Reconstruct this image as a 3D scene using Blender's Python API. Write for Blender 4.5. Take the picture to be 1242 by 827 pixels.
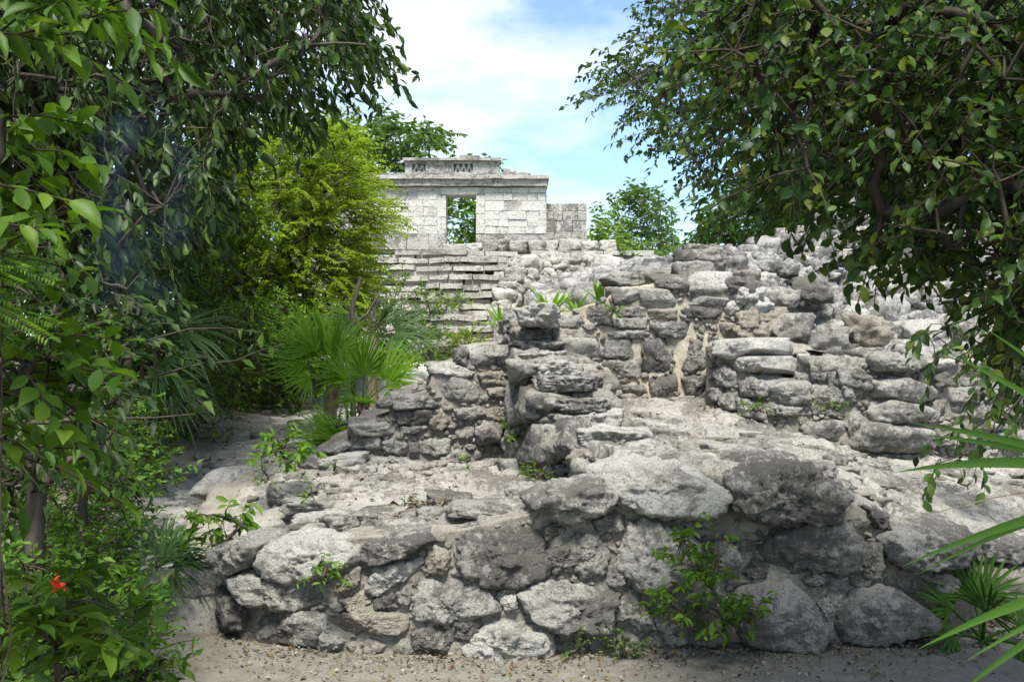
import bpy, bmesh, math, random
import numpy as np
from mathutils import Vector

for o in list(bpy.data.objects):
    bpy.data.objects.remove(o)
S = bpy.context.scene
COL = S.collection
R = math.radians
# ---------------------------------------------------------------- camera
EYE = 1.6
cam = bpy.data.objects.new('camera', bpy.data.cameras.new('camera'))
COL.objects.link(cam)
cam.location = (0, 0, EYE)
cam.rotation_euler = (R(90), 0, 0)
cam.data.sensor_width = 36
cam.data.lens = 1200 / 1242 * 36
cam.data.clip_start = 0.05
cam.data.clip_end = 2000
S.camera = cam
# ---------------------------------------------------------------- sky and sun
SUN_EL, SUN_AZ = R(63), R(180)          # azimuth clockwise from +Y (ahead of the camera)
world = bpy.data.worlds.new('World')
S.world = world
world.use_nodes = True
wn = world.node_tree
wn.nodes.clear()
def N(nt, t, **kw):
    n = nt.nodes.new(t)
    for k, v in kw.items():
        if k in n.inputs.keys(): n.inputs[k].default_value = v
        else: setattr(n, k, v)
    return n
def L(nt, a, b): nt.links.new(a, b)
sky = N(wn, 'ShaderNodeTexSky', sky_type='NISHITA', sun_disc=False, sun_elevation=SUN_EL, sun_rotation=SUN_AZ,
        air_density=1.0, dust_density=0.5, ozone_density=1.0)
tc = N(wn, 'ShaderNodeTexCoord')
mp = N(wn, 'ShaderNodeMapping'); mp.inputs['Scale'].default_value = (1, 1, 2.2); mp.inputs['Location'].default_value = (.35, 0, .1)
cn = N(wn, 'ShaderNodeTexNoise', Scale=2.3, Detail=9.0, Roughness=0.58)
cr = N(wn, 'ShaderNodeValToRGB')
cr.color_ramp.elements[0].position = .46; cr.color_ramp.elements[0].color = (.06, .06, .06, 1)
cr.color_ramp.elements[1].position = .66; cr.color_ramp.elements[1].color = (1, 1, 1, 1)
mxs = N(wn, 'ShaderNodeMixRGB'); mxs.inputs[2].default_value = (5.0, 5.05, 5.0, 1)
bg = N(wn, 'ShaderNodeBackground', Strength=0.125)
ow = N(wn, 'ShaderNodeOutputWorld')
L(wn, tc.outputs['Generated'], mp.inputs[0]); L(wn, mp.outputs[0], cn.inputs['Vector']); L(wn, cn.outputs[0], cr.inputs[0])
tn = N(wn, 'ShaderNodeMixRGB', blend_type='MULTIPLY'); tn.inputs[0].default_value = 1; tn.inputs[2].default_value = (.70, .82, .91, 1); L(wn, sky.outputs[0], tn.inputs[1])
L(wn, cr.outputs[0], mxs.inputs[0]); L(wn, tn.outputs[0], mxs.inputs[1]); L(wn, mxs.outputs[0], bg.inputs[0]); L(wn, bg.outputs[0], ow.inputs[0])
sun = bpy.data.objects.new('sun', bpy.data.lights.new('sun', 'SUN'))
COL.objects.link(sun)
sun.data.energy = 4.0
sun.data.angle = R(16)
sun.data.color = (1, .965, .90)
sd = Vector((math.sin(SUN_AZ) * math.cos(SUN_EL), math.cos(SUN_AZ) * math.cos(SUN_EL), math.sin(SUN_EL)))
sun.rotation_euler = sd.to_track_quat('Z', 'Y').to_euler()
sun.location = sd * 40
S.view_settings.view_transform = 'Standard'
S.view_settings.look = 'None'
S.view_settings.exposure = 1.15
S.view_settings.gamma = 1
S.render.engine = 'CYCLES'
S.cycles.max_bounces = 8
S.cycles.transparent_max_bounces = 8
S.cycles.use_denoising = True

# ---------------------------------------------------------------- helpers
rng = np.random.default_rng(11)
def P(px, py, Y):
    """design helper: a point of the survey sketch (1242 x 827) at distance Y becomes a point of the place"""
    px, py, Y = np.broadcast_arrays(np.asarray(px, float), np.asarray(py, float), np.asarray(Y, float))
    return np.stack([(px - 621) * Y / 1200, Y, EYE - (py - 413) * Y / 1200], -1)

def _h(ix, iy, iz, seed):
    n = (ix.astype(np.uint32) * np.uint32(374761393) + iy.astype(np.uint32) * np.uint32(668265263)
         + iz.astype(np.uint32) * np.uint32(2147483647) + np.uint32(seed * 974711 & 0xffffffff))
    n = (n ^ (n >> np.uint32(13))) * np.uint32(1274126177)
    n = (n ^ (n >> np.uint32(15))) * np.uint32(2246822519)
    n = n ^ (n >> np.uint32(16))
    return n.astype(np.float64) / 4294967295.0
def vnoise(p, seed=0):
    i = np.floor(p).astype(np.int64); f = p - i; f = f * f * f * (f * (f * 6 - 15) + 10)
    x, y, z = i[:, 0], i[:, 1], i[:, 2]
    r = 0
    for dx in (0, 1):
        wx = f[:, 0] if dx else 1 - f[:, 0]
        for dy in (0, 1):
            wy = f[:, 1] if dy else 1 - f[:, 1]
            for dz in (0, 1):
                wz = f[:, 2] if dz else 1 - f[:, 2]
                r = r + wx * wy * wz * _h(x + dx, y + dy, z + dz, seed)
    return r * 2 - 1
def fbm(p, octv=4, seed=0, rough=.5, ridged=False):
    a, t, s = 1.0, 0, 0
    for k in range(octv):
        v = vnoise(p * 2.03 ** k + 17.3 * k, seed + k)
        if ridged: v = 1 - 2 * np.abs(v)
        t = t + a * v; s += a; a *= rough
    return t / s
def cells(xy, scale, seed=0, jit=.8, sx=1.0):
    """2D cells: distance to border (approx), cell random a, b, local offset"""
    q = xy * np.array([scale * sx, scale]); i = np.floor(q).astype(np.int64)
    d1 = np.full(len(q), 9.); d2 = d1.copy(); ra = np.zeros(len(q)); rb = ra.copy(); rc = ra.copy(); ox = ra.copy(); oy = ra.copy()
    for dx in (-1, 0, 1):
        for dy in (-1, 0, 1):
            cx, cy = i[:, 0] + dx, i[:, 1] + dy; z = np.zeros_like(cx)
            px = cx + .5 + (_h(cx, cy, z, seed) - .5) * jit; py = cy + .5 + (_h(cx, cy, z, seed + 1) - .5) * jit
            ex, ey = q[:, 0] - px, q[:, 1] - py; d = np.hypot(ex, ey)
            n = d < d1
            d2 = np.where(n, d1, np.minimum(d2, d))
            ra = np.where(n, _h(cx, cy, z, seed + 2), ra); rb = np.where(n, _h(cx, cy, z, seed + 3), rb); rc = np.where(n, _h(cx, cy, z, seed + 4), rc)
            ox = np.where(n, ex, ox); oy = np.where(n, ey, oy)
            d1 = np.where(n, d, d1)
    return d2 - d1, ra, rb, rc, ox, oy

def add_mesh(name, V, polys, mat, parent=None, smooth=True, loc=None):
    """link V (n,3 in world space) and polys (list of int arrays) as ONE object; its origin is loc, else the parent's"""
    V = np.asarray(V, float)
    pl = np.array(parent.location) if parent else np.zeros(3)
    if parent and parent.parent: pl = pl + np.array(parent.parent.location)
    o0 = pl if loc is None else np.asarray(loc, float)
    me = bpy.data.meshes.new(name)
    polys = [np.asarray(q) for q in polys if len(q)]
    idx = np.concatenate([q.ravel() for q in polys]).astype(np.int32)
    cnt = np.concatenate([np.full(len(q), q.shape[1]) for q in polys])
    st = np.concatenate([[0], np.cumsum(cnt)[:-1]]).astype(np.int32)
    me.vertices.add(len(V)); me.vertices.foreach_set('co', (V - o0).astype(np.float32).ravel())
    me.loops.add(len(idx)); me.loops.foreach_set('vertex_index', idx)
    me.polygons.add(len(cnt)); me.polygons.foreach_set('loop_start', st)
    if smooth: me.polygons.foreach_set('use_smooth', np.ones(len(cnt), bool))
    me.update(calc_edges=True)
    me.materials.append(mat)
    o = bpy.data.objects.new(name, me); COL.objects.link(o)
    o.location = o0 - pl
    if parent: o.parent = parent
    return o
def thing(name, label, cat, loc, group=None):
    o = bpy.data.objects.new(name, None); COL.objects.link(o)
    o.location = tuple(float(v) for v in loc); o.empty_display_size = .2
    o['label'] = label; o['category'] = cat; o['kind'] = 'thing'
    if group: o['group'] = group
    return o
def tag(o, label, cat, group=None, kind=None):
    o['label'] = label; o['category'] = cat
    if group: o['group'] = group
    if kind: o['kind'] = kind
    return o
class Acc:
    def __init__(s): s.V = []; s.F = {3: [], 4: []}; s.n = 0
    def add(s, V, polys):
        s.V.append(V)
        for q in polys:
            if len(q): s.F[q.shape[1]].append(q + s.n)
        s.n += len(V)
    def out(s): return np.concatenate(s.V), [np.concatenate(f) for f in s.F.values() if f]
    def build(s, name, mat, parent=None, smooth=True, loc=None):
        V, F = s.out(); return add_mesh(name, V, F, mat, parent, smooth, loc)
_ico = {}
def ico(n):
    if n not in _ico:
        bm = bmesh.new(); bmesh.ops.create_icosphere(bm, subdivisions=n, radius=1)
        _ico[n] = (np.array([v.co[:] for v in bm.verts]), np.array([[v.index for v in f.verts] for f in bm.faces])); bm.free()
    return _ico[n]
def grid_faces(nu, nv):
    i = np.arange(nu * nv).reshape(nu, nv)
    return np.stack([i[:-1, :-1], i[1:, :-1], i[1:, 1:], i[:-1, 1:]], -1).reshape(-1, 4)
def unit(a): return a / np.maximum(np.linalg.norm(a, axis=-1, keepdims=True), 1e-9)
def tube(acc, pts, rad, sides=6):
    pts = np.asarray(pts, float); rad = np.broadcast_to(np.asarray(rad, float), (len(pts),))
    t = unit(np.gradient(pts, axis=0)); ref = np.array([0, 0, 1.]) if abs(t[0, 2]) < .9 else np.array([1., 0, 0])
    a = unit(np.cross(t, ref)); b = np.cross(t, a)
    th = np.linspace(0, 2 * np.pi, sides, endpoint=False)
    V = pts[:, None] + rad[:, None, None] * (np.cos(th)[None, :, None] * a[:, None] + np.sin(th)[None, :, None] * b[:, None])
    n = len(pts); i = np.arange(n * sides).reshape(n, sides); j = np.roll(i, -1, 1)
    F = np.stack([i[:-1], j[:-1], j[1:], i[1:]], -1).reshape(-1, 4)
    acc.add(V.reshape(-1, 3), [F])
def tubes3(acc, A, B, ra, rb, sag=0.05):
    """many thin three-sided twigs at once, each bent at its middle"""
    n = len(A); M = (A + B) / 2 + rng.normal(0, 1, (n, 3)) * (np.linalg.norm(B - A, axis=1) * sag)[:, None]
    t = unit(B - A); ref = np.where(np.abs(t[:, 2:3]) < .9, np.array([[0, 0, 1.]]), np.array([[1., 0, 0]]))
    a = unit(np.cross(t, ref)); b = np.cross(t, a); th = np.arange(3) * 2 * np.pi / 3
    ring = np.cos(th)[None, :, None] * a[:, None] + np.sin(th)[None, :, None] * b[:, None]
    V = np.stack([A[:, None] + ring * ra, M[:, None] + ring * (ra + rb) / 2, B[:, None] + ring * rb], 1)
    i = np.arange(n * 9).reshape(n, 3, 3); j = np.roll(i, -1, 2)
    F = np.stack([i[:, :-1], j[:, :-1], j[:, 1:], i[:, 1:]], -1).reshape(-1, 4)
    acc.add(V.reshape(-1, 3), [F])
def in_poly(x, y, poly):
    poly = np.asarray(poly, float); c = np.zeros(len(x), bool); j = len(poly) - 1
    for i in range(len(poly)):
        xi, yi, xj, yj = *poly[i], *poly[j]
        m = ((yi > y) != (yj > y)) & (x < (xj - xi) * (y - yi) / (yj - yi + 1e-12) + xi)
        c ^= m; j = i
    return c
def tps(ctrl):
    """smooth surface z(x, y) through surveyed points (px, py, Y)"""
    c = np.array(ctrl, float); W = P(c[:, 0], c[:, 1], c[:, 2]); X = W[:, :2]; n = len(X)
    def U(r2): return np.where(r2 > 0, .5 * r2 * np.log(np.maximum(r2, 1e-12)), 0)
    K = U(((X[:, None] - X[None]) ** 2).sum(-1)) + np.eye(n) * .01
    Q = np.c_[np.ones(n), X]; A = np.block([[K, Q], [Q.T, np.zeros((3, 3))]])
    w = np.linalg.solve(A, np.r_[W[:, 2], 0, 0, 0])
    return lambda q: U(((q[:, None] - X[None]) ** 2).sum(-1)) @ w[:n] + w[n] + q @ w[n + 1:]
def sstep(a, b, x): t = np.clip((x - a) / (b - a), 0, 1); return t * t * (3 - 2 * t)

# ---------------------------------------------------------------- materials
def new_mat(name):
    m = bpy.data.materials.new(name); m.use_nodes = True; nt = m.node_tree; nt.nodes.clear()
    out = N(nt, 'ShaderNodeOutputMaterial'); return m, nt, out
def ramp(nt, stops, src=None):
    r = N(nt, 'ShaderNodeValToRGB'); e = r.color_ramp.elements
    while len(e) < len(stops): e.new(.5)
    for k, (p, c) in enumerate(stops):
        e[k].position = p; e[k].color = (*c, 1) if len(c) == 3 else c
    if src is not None: L(nt, src, r.inputs[0])
    return r
def g3(v): return (v, v, v)
def mixc(nt, fac, a, b, mode='MIX'):
    m = N(nt, 'ShaderNodeMixRGB', blend_type=mode)
    for k, v in ((0, fac), (1, a), (2, b)):
        if isinstance(v, (int, float)): m.inputs[k].default_value = v
        elif isinstance(v, tuple): m.inputs[k].default_value = (*v, 1)
        else: L(nt, v, m.inputs[k])
    return m.outputs[0]
def limestone(name, lo, hi, stain=.5, stain_c=(.035, .034, .031), lichen=.35, lichen_c=(.52, .51, .48), warm=(.29, .25, .19), warm_a=.25, bump=1.0, fine=1.0, island=False, var=.35):
    lo = tuple(v * f for v, f in zip(lo, (1.20, 1.175, 1.10))); hi = tuple(v * f for v, f in zip(hi, (1.19, 1.165, 1.10))); stain = stain - .03; stain_c = (.062, .058, .05)
    m, nt, out = new_mat(name)
    geo = N(nt, 'ShaderNodeNewGeometry'); oi = N(nt, 'ShaderNodeObjectInfo')
    rnd = geo.outputs['Random Per Island'] if island else oi.outputs['Random']
    off = N(nt, 'ShaderNodeVectorMath', operation='SCALE'); off.inputs[0].default_value = (7.1, 3.3, 5.7); L(nt, rnd, off.inputs['Scale'])
    add = N(nt, 'ShaderNodeVectorMath', operation='ADD'); L(nt, geo.outputs['Position'], add.inputs[0]); L(nt, off.outputs[0], add.inputs[1])
    # every stone weathers at a grain of its own
    gs = N(nt, 'ShaderNodeMath', operation='MULTIPLY_ADD'); L(nt, rnd, gs.inputs[0]); gs.inputs[1].default_value = .75 if var else 0; gs.inputs[2].default_value = .68 if var else 1
    sc_ = N(nt, 'ShaderNodeVectorMath', operation='SCALE'); L(nt, add.outputs[0], sc_.inputs[0]); L(nt, gs.outputs[0], sc_.inputs['Scale'])
    vec = sc_.outputs[0]
    def noise(sc, det=8, ro=.6, dist=0.0):
        n = N(nt, 'ShaderNodeTexNoise', Scale=sc * fine, Detail=det, Roughness=ro, Distortion=dist); L(nt, vec, n.inputs['Vector']); return n.outputs[0]
    n1 = noise(3.2, 6, .6); n2 = noise(8, 10, .72, .6); n3 = noise(21, 10, .75, .3); n4 = noise(70, 6, .7); n5 = noise(2.1, 5, .6)
    base = ramp(nt, [(.3, lo), (.7, hi)], n1).outputs[0]
    base = mixc(nt, ramp(nt, [(.5, g3(0)), (.68, g3(warm_a))], n5).outputs[0], base, warm)
    base = mixc(nt, ramp(nt, [(.53, g3(0)), (.62, g3(lichen))], n2).outputs[0], base, lichen_c)
    # weather stains: broad areas broken up by fine pitting
    k = N(nt, 'ShaderNodeMath', operation='MULTIPLY_ADD'); L(nt, n3, k.inputs[0]); k.inputs[1].default_value = .9
    k2 = N(nt, 'ShaderNodeMath', operation='MULTIPLY'); L(nt, n5, k2.inputs[0]); k2.inputs[1].default_value = .75; L(nt, k2.outputs[0], k.inputs[2])
    c = .98 - .30 * stain
    base = mixc(nt, ramp(nt, [(c - .05, g3(0)), (c + .04, g3(min(1, .35 + .6 * stain)))], k.outputs[0]).outputs[0], base, stain_c)
    base = mixc(nt, ramp(nt, [(.37, g3(.62)), (.47, g3(0))], n4).outputs[0], base, stain_c)
    tone = N(nt, 'ShaderNodeMath', operation='MULTIPLY_ADD'); L(nt, rnd, tone.inputs[0]); tone.inputs[1].default_value = var; tone.inputs[2].default_value = 1 - var * .55
    base = mixc(nt, 1.0, base, tone.outputs[0], 'MULTIPLY')
    bs = N(nt, 'ShaderNodeBsdfPrincipled', Roughness=.93); bs.inputs['Specular IOR Level'].default_value = .18
    L(nt, base, bs.inputs['Base Color'])
    hh = N(nt, 'ShaderNodeMath', operation='MULTIPLY_ADD'); L(nt, n4, hh.inputs[0]); hh.inputs[1].default_value = .6; L(nt, n3, hh.inputs[2])
    b = N(nt, 'ShaderNodeBump', Strength=bump, Distance=.04 / fine); L(nt, hh.outputs[0], b.inputs['Height']); L(nt, b.outputs[0], bs.inputs['Normal'])
    L(nt, bs.outputs[0], out.inputs[0]); return m
def leafmat(name, cols, rough=.5, trans=.32, tcol=1.6, spec=.22):
    m, nt, out = new_mat(name)
    geo = N(nt, 'ShaderNodeNewGeometry')
    n = len(cols); c = ramp(nt, [(k / max(1, n - 1), cols[k]) for k in range(n)], geo.outputs['Random Per Island']).outputs[0]
    bs = N(nt, 'ShaderNodeBsdfPrincipled', Roughness=rough); bs.inputs['Specular IOR Level'].default_value = spec
    L(nt, c, bs.inputs['Base Color'])
    tr = N(nt, 'ShaderNodeBsdfTranslucent'); L(nt, mixc(nt, 1.0, c, (tcol * 1.15, tcol * 1.2, tcol * .45), 'MULTIPLY'), tr.inputs[0])
    ms = N(nt, 'ShaderNodeMixShader'); ms.inputs[0].default_value = trans
    L(nt, bs.outputs[0], ms.inputs[1]); L(nt, tr.outputs[0], ms.inputs[2]); L(nt, ms.outputs[0], out.inputs[0]); return m
def bark(name, a, b, sc=14):
    m, nt, out = new_mat(name); geo = N(nt, 'ShaderNodeNewGeometry')
    mp = N(nt, 'ShaderNodeMapping'); mp.inputs['Scale'].default_value = (1, 1, .3); L(nt, geo.outputs['Position'], mp.inputs[0])
    n = N(nt, 'ShaderNodeTexNoise', Scale=sc, Detail=8, Roughness=.7); L(nt, mp.outputs[0], n.inputs['Vector'])
    bs = N(nt, 'ShaderNodeBsdfPrincipled', Roughness=.9); bs.inputs['Specular IOR Level'].default_value = .15
    L(nt, ramp(nt, [(.35, a), (.65, b)], n.outputs[0]).outputs[0], bs.inputs['Base Color'])
    bp = N(nt, 'ShaderNodeBump', Strength=.7, Distance=.02); L(nt, n.outputs[0], bp.inputs['Height']); L(nt, bp.outputs[0], bs.inputs['Normal'])
    L(nt, bs.outputs[0], out.inputs[0]); return m
M = {}
M['mid'] = limestone('limestone_grey', (.27, .265, .245), (.40, .39, .36), .5)
M['light'] = limestone('limestone_pale', (.38, .375, .35), (.52, .51, .48), .25, lichen=.5)
M['dark'] = limestone('limestone_blackened', (.24, .23, .21), (.37, .36, .33), .68, lichen=.55, lichen_c=(.40, .39, .37))
M['tan'] = limestone('limestone_tan', (.265, .245, .205), (.36, .335, .285), .3, warm_a=.35, lichen=.15)
M['mortar'] = limestone('lime_mortar', (.15, .143, .122), (.235, .222, .19), .35, lichen=.1, warm_a=.45, bump=.35, var=0)
M['mortar_tan'] = limestone('lime_mortar_tan', (.27, .24, .19), (.38, .345, .28), .25, lichen=.15, warm_a=.5, bump=.35, var=0)
M['fill'] = limestone('limestone_chinking', (.24, .23, .205), (.38, .365, .325), .4, warm_a=.4, island=True, var=.5)
M['slab'] = limestone('weathered_paving', (.245, .24, .22), (.36, .35, .32), .46, lichen=.35, lichen_c=(.46, .45, .42), warm_a=.25, bump=.8, var=0)
M['rubble'] = limestone('rubble_stone', (.33, .33, .32), (.50, .495, .48), .5, lichen=.4, warm_a=.12, island=True, var=.4)
M['stair'] = limestone('stair_stone', (.42, .41, .38), (.57, .56, .525), .35, lichen=.5, warm_a=.15, fine=.6, island=True, var=.45)
M['temple'] = limestone('temple_stone', (.56, .555, .525), (.68, .675, .645), .2, lichen=.5, lichen_c=(.66, .65, .62), warm_a=.2, warm=(.5, .42, .3), fine=.55, island=True, var=.25)
M['temple_grey'] = limestone('temple_grey_stone', (.36, .355, .335), (.54, .53, .50), .45, fine=.6, island=True, var=.35)
# ================================================================ ground
def terrain(X, Y):
    X = np.asarray(X, float); Y = np.asarray(Y, float)
    left = sstep(-1.2, -1.5, X)
    z = .19 * sstep(5.46, 5.62, Y) * left + .085 * np.maximum(0, Y - 5.6) * sstep(5.6, 8, Y + 1.5 * left)
    z = np.minimum(z, 1.45 + 0 * z)
    z = z + .25 * sstep(-2.6, -4.2, X) * sstep(3.6, 6, Y)
    q = np.stack([X, Y, 0 * X], -1).reshape(-1, 3)
    amp = (.25 + .75 * sstep(5.3, 6.2, Y)).ravel()
    n = fbm(q * 1.1, 3, 5) * .05 + fbm(q * 5, 4, 9) * .018 * amp * 1.5
    return z + (n * amp).reshape(z.shape)
xs = np.unique(np.concatenate([-np.geomspace(5, 300, 40)[::-1], np.arange(-5, 4.6, .028), np.geomspace(4.6, 300, 40)]))
ys = np.unique(np.concatenate([-np.geomspace(.1, 60, 16)[::-1], np.arange(0, 3.4, .12), np.arange(3.4, 12.5, .028), np.geomspace(12.5, 420, 60)]))
GX, GY = np.meshgrid(xs, ys, indexing='ij')
Z = terrain(GX, GY)
# bedrock and flat stones breaking through the path
q = np.stack([GX.ravel(), GY.ravel()], -1)
e, ra, rb, rc, ox, oy = cells(q, 4.2, 3, .9)
pathm = (sstep(-2.9, -2.5, GX) * sstep(-.9, -1.2, GX) * sstep(5.6, 5.9, GY) * sstep(13.5, 11.5, GY)).ravel()
slab = sstep(.05, .2, e) * (ra > .45) * (.012 + .03 * rb) * pathm
e2, sa, sb, sc_, _, _ = cells(q, 17, 8, .9)
peb = np.maximum(0, e2 * .9) * (sa > .62) * .03 * pathm + np.maximum(0, e2) * (sa > .8) * .008 * (1 - pathm)
Z = Z + (slab + peb).reshape(Z.shape)
def ground_material():
    m, nt, out = new_mat('dirt_ground'); geo = N(nt, 'ShaderNodeNewGeometry'); pos = geo.outputs['Position']
    def noise(sc, det=8, ro=.65):
        n = N(nt, 'ShaderNodeTexNoise', Scale=sc, Detail=det, Roughness=ro); L(nt, pos, n.inputs['Vector']); return n.outputs[0]
    a = noise(1.3, 6); b = noise(9, 8, .7); c = noise(45, 6, .75); d = noise(3.1, 7)
    col = ramp(nt, [(.3, (.125, .115, .09)), (.52, (.18, .168, .135)), (.75, (.235, .22, .18))], b).outputs[0]
    col = mixc(nt, ramp(nt, [(.5, g3(0)), (.68, g3(.45))], a).outputs[0], col, (.125, .135, .085))
    col = mixc(nt, ramp(nt, [(.56, g3(0)), (.66, g3(.75))], c).outputs[0], col, (.07, .055, .038))
    col = mixc(nt, ramp(nt, [(.30, g3(.6)), (.40, g3(0))], c).outputs[0], col, (.40, .38, .33))
    # beyond the step the soil is a pale limestone path between bands of brown litter
    sp = N(nt, 'ShaderNodeSeparateXYZ'); L(nt, pos, sp.inputs[0])
    my = N(nt, 'ShaderNodeMapRange'); my.inputs[1].default_value = 5.45; my.inputs[2].default_value = 5.7; L(nt, sp.outputs[1], my.inputs[0])
    mx = N(nt, 'ShaderNodeMath', operation='MULTIPLY_ADD'); L(nt, d, mx.inputs[0]); mx.inputs[1].default_value = 1.3; L(nt, sp.outputs[0], mx.inputs[2])
    mxr = N(nt, 'ShaderNodeMapRange'); mxr.inputs[1].default_value = -2.35; mxr.inputs[2].default_value = -1.75; L(nt, mx.outputs[0], mxr.inputs[0])
    mm = N(nt, 'ShaderNodeMath', operation='MULTIPLY'); L(nt, my.outputs[0], mm.inputs[0]); L(nt, mxr.outputs[0], mm.inputs[1])
    pale = ramp(nt, [(.3, (.20, .185, .15)), (.48, (.40, .385, .34)), (.7, (.54, .53, .48))], b).outputs[0]
    pale = mixc(nt, ramp(nt, [(.54, g3(0)), (.64, g3(.8))], c).outputs[0], pale, (.12, .09, .06))
    col = mixc(nt, mm.outputs[0], col, pale)
    bs = N(nt, 'ShaderNodeBsdfPrincipled', Roughness=.95); bs.inputs['Specular IOR Level'].default_value = .15; L(nt, col, bs.inputs['Base Color'])
    h = N(nt, 'ShaderNodeMath', operation='ADD'); L(nt, b, h.inputs[0]); L(nt, c, h.inputs[1])
    bp = N(nt, 'ShaderNodeBump', Strength=.6, Distance=.02); L(nt, h.outputs[0], bp.inputs['Height']); L(nt, bp.outputs[0], bs.inputs['Normal'])
    L(nt, bs.outputs[0], out.inputs[0]); return m
g = add_mesh('ground', np.stack([GX, GY, Z], -1).reshape(-1, 3), [grid_faces(*GX.shape)], ground_material())
g['kind'] = 'structure'

# ================================================================ masonry helpers
class Wall:
    """a stretch of masonry: control columns (px, Y, py_top, py_bottom) of its face"""
    def __init__(s, pts, thick=.4, batter=.08, drop=0, tdir=None):
        a = np.array(pts, float); s.a = a; s.thick = thick; s.batter = batter; s.drop = drop; s.tdir = tdir
    def cols(s, px):
        a = s.a; return [np.interp(px, a[:, 0], a[:, k]) for k in (1, 2, 3)]
    def pos(s, px, py):
        Y, t, b = s.cols(px); zb = EYE - (b - 413) * Y / 1200; z = EYE - (np.asarray(py) - 413) * Y / 1200
        Yf = Y + s.batter * np.maximum(0, z - zb)
        return P(px, py, Yf)
    def frame(s, px):
        A = s.pos(px - 3, s.cols(px)[2]); B = s.pos(px + 3, s.cols(px)[2])
        u = B - A; u[..., 2] = 0; u = unit(u); n = np.stack([u[..., 1], -u[..., 0], 0 * u[..., 0]], -1)
        return u, n
    def core(s, name, parent, mat, step=.03, amp=.028, top_amp=.02, setback=.03, sc=6):
        a = s.a; W = P(a[:, 0], a[:, 3], a[:, 1]); d = np.r_[0, np.cumsum(np.linalg.norm(np.diff(W, axis=0), axis=1))]
        nu = int(d[-1] / step) + 2; px = np.interp(np.linspace(0, d[-1], nu), d, a[:, 0])
        Y, t, b = s.cols(px); u, n = s.frame(px)
        h = np.max((b - t) * Y / 1200); nv = int(h / step) + 2; nb = int(s.thick / step) + 2
        rows = [s.pos(px, b + (t - b) * f) - n * setback for f in np.linspace(0, 1, nv)]
        T = rows[-1]; nt_ = n if s.tdir is None else n * 0 - np.array(s.tdir)
        for f in np.linspace(0, 1, nb)[1:]:
            rows.append(T - nt_ * (s.thick * f) - np.array([0, 0, 1.]) * s.drop * f)
        E = rows[-1].copy(); 
        for f in (.5, 1):
            r_ = E.copy(); r_[:, 2] = E[:, 2] * (1 - f) + (rows[0][:, 2] - .3) * f; rows.append(r_)
        V = np.stack(rows, 1); sh = V.shape[:2]; V = V.reshape(-1, 3)
        nn = np.repeat(n[:, None], sh[1], 1).reshape(-1, 3)
        f1 = fbm(V * sc, 4, 21) * amp + fbm(V * 22, 3, 4) * amp * .35
        V = V + nn * f1[:, None]; V[:, 2] += fbm(V * 5, 4, 33) * top_amp
        ii = np.arange(sh[0] * sh[1]).reshape(sh)
        return add_mesh(name, V, [grid_faces(*sh), ii[:1], ii[-1:, ::-1]], mat, parent)
def hull2(p):
    p = sorted(map(tuple, p)); 
    def half(pp):
        r = []
        for q in pp:
            while len(r) > 1 and (r[-1][0] - r[-2][0]) * (q[1] - r[-2][1]) - (r[-1][1] - r[-2][1]) * (q[0] - r[-2][0]) <= 0: r.pop()
            r.append(q)
        return r[:-1]
    return np.array(half(p) + half(p[::-1]))
def rock_shape(normals, dist, lvl, dims, p=11, rough=.05, pit=.5, seed=None, box=None):
    """a weathered block: rounded intersection of half-spaces, broken up by noise. Local frame, origin inside"""
    D0, F = ico(lvl); D = unit(D0 * dims)
    n = unit(np.asarray(normals, float)); q = np.maximum(0, D @ n.T) / np.asarray(dist)
    r = ((q ** p).sum(1)) ** (-1 / p)
    V = D * r[:, None]; s = float(np.cbrt(np.prod(dims)))
    o = rng.uniform(-50, 50, 3) if seed is None else np.random.default_rng(seed).uniform(-50, 50, 3)
    w = V + o
    low = fbm(w * (1.1 / s), 3, 1) * .9 + fbm(w * (3.2 / s), 4, 2, .6) * .6
    strat = fbm(w * np.array([1.2, 1.2, 11]) / s, 3, 7) * .3
    rid = fbm(w * 13, 5, 3, .66, True)
    pits = np.minimum(0, fbm(w * 27, 4, 5, .6) + .08)
    a = min(s, .2)
    k = rough * 1.9 * a * (low + strat) + .028 * min(1, s / .09) * (rid - .25) * min(1.6, rough * 12) + pit * pits * .05 * min(1, s / .1)
    V = V + unit(V) * k[:, None]
    return np.clip(V, -1.3 * dims, 1.3 * dims) if box is None else np.clip(V, box[0], box[1]), F
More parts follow.
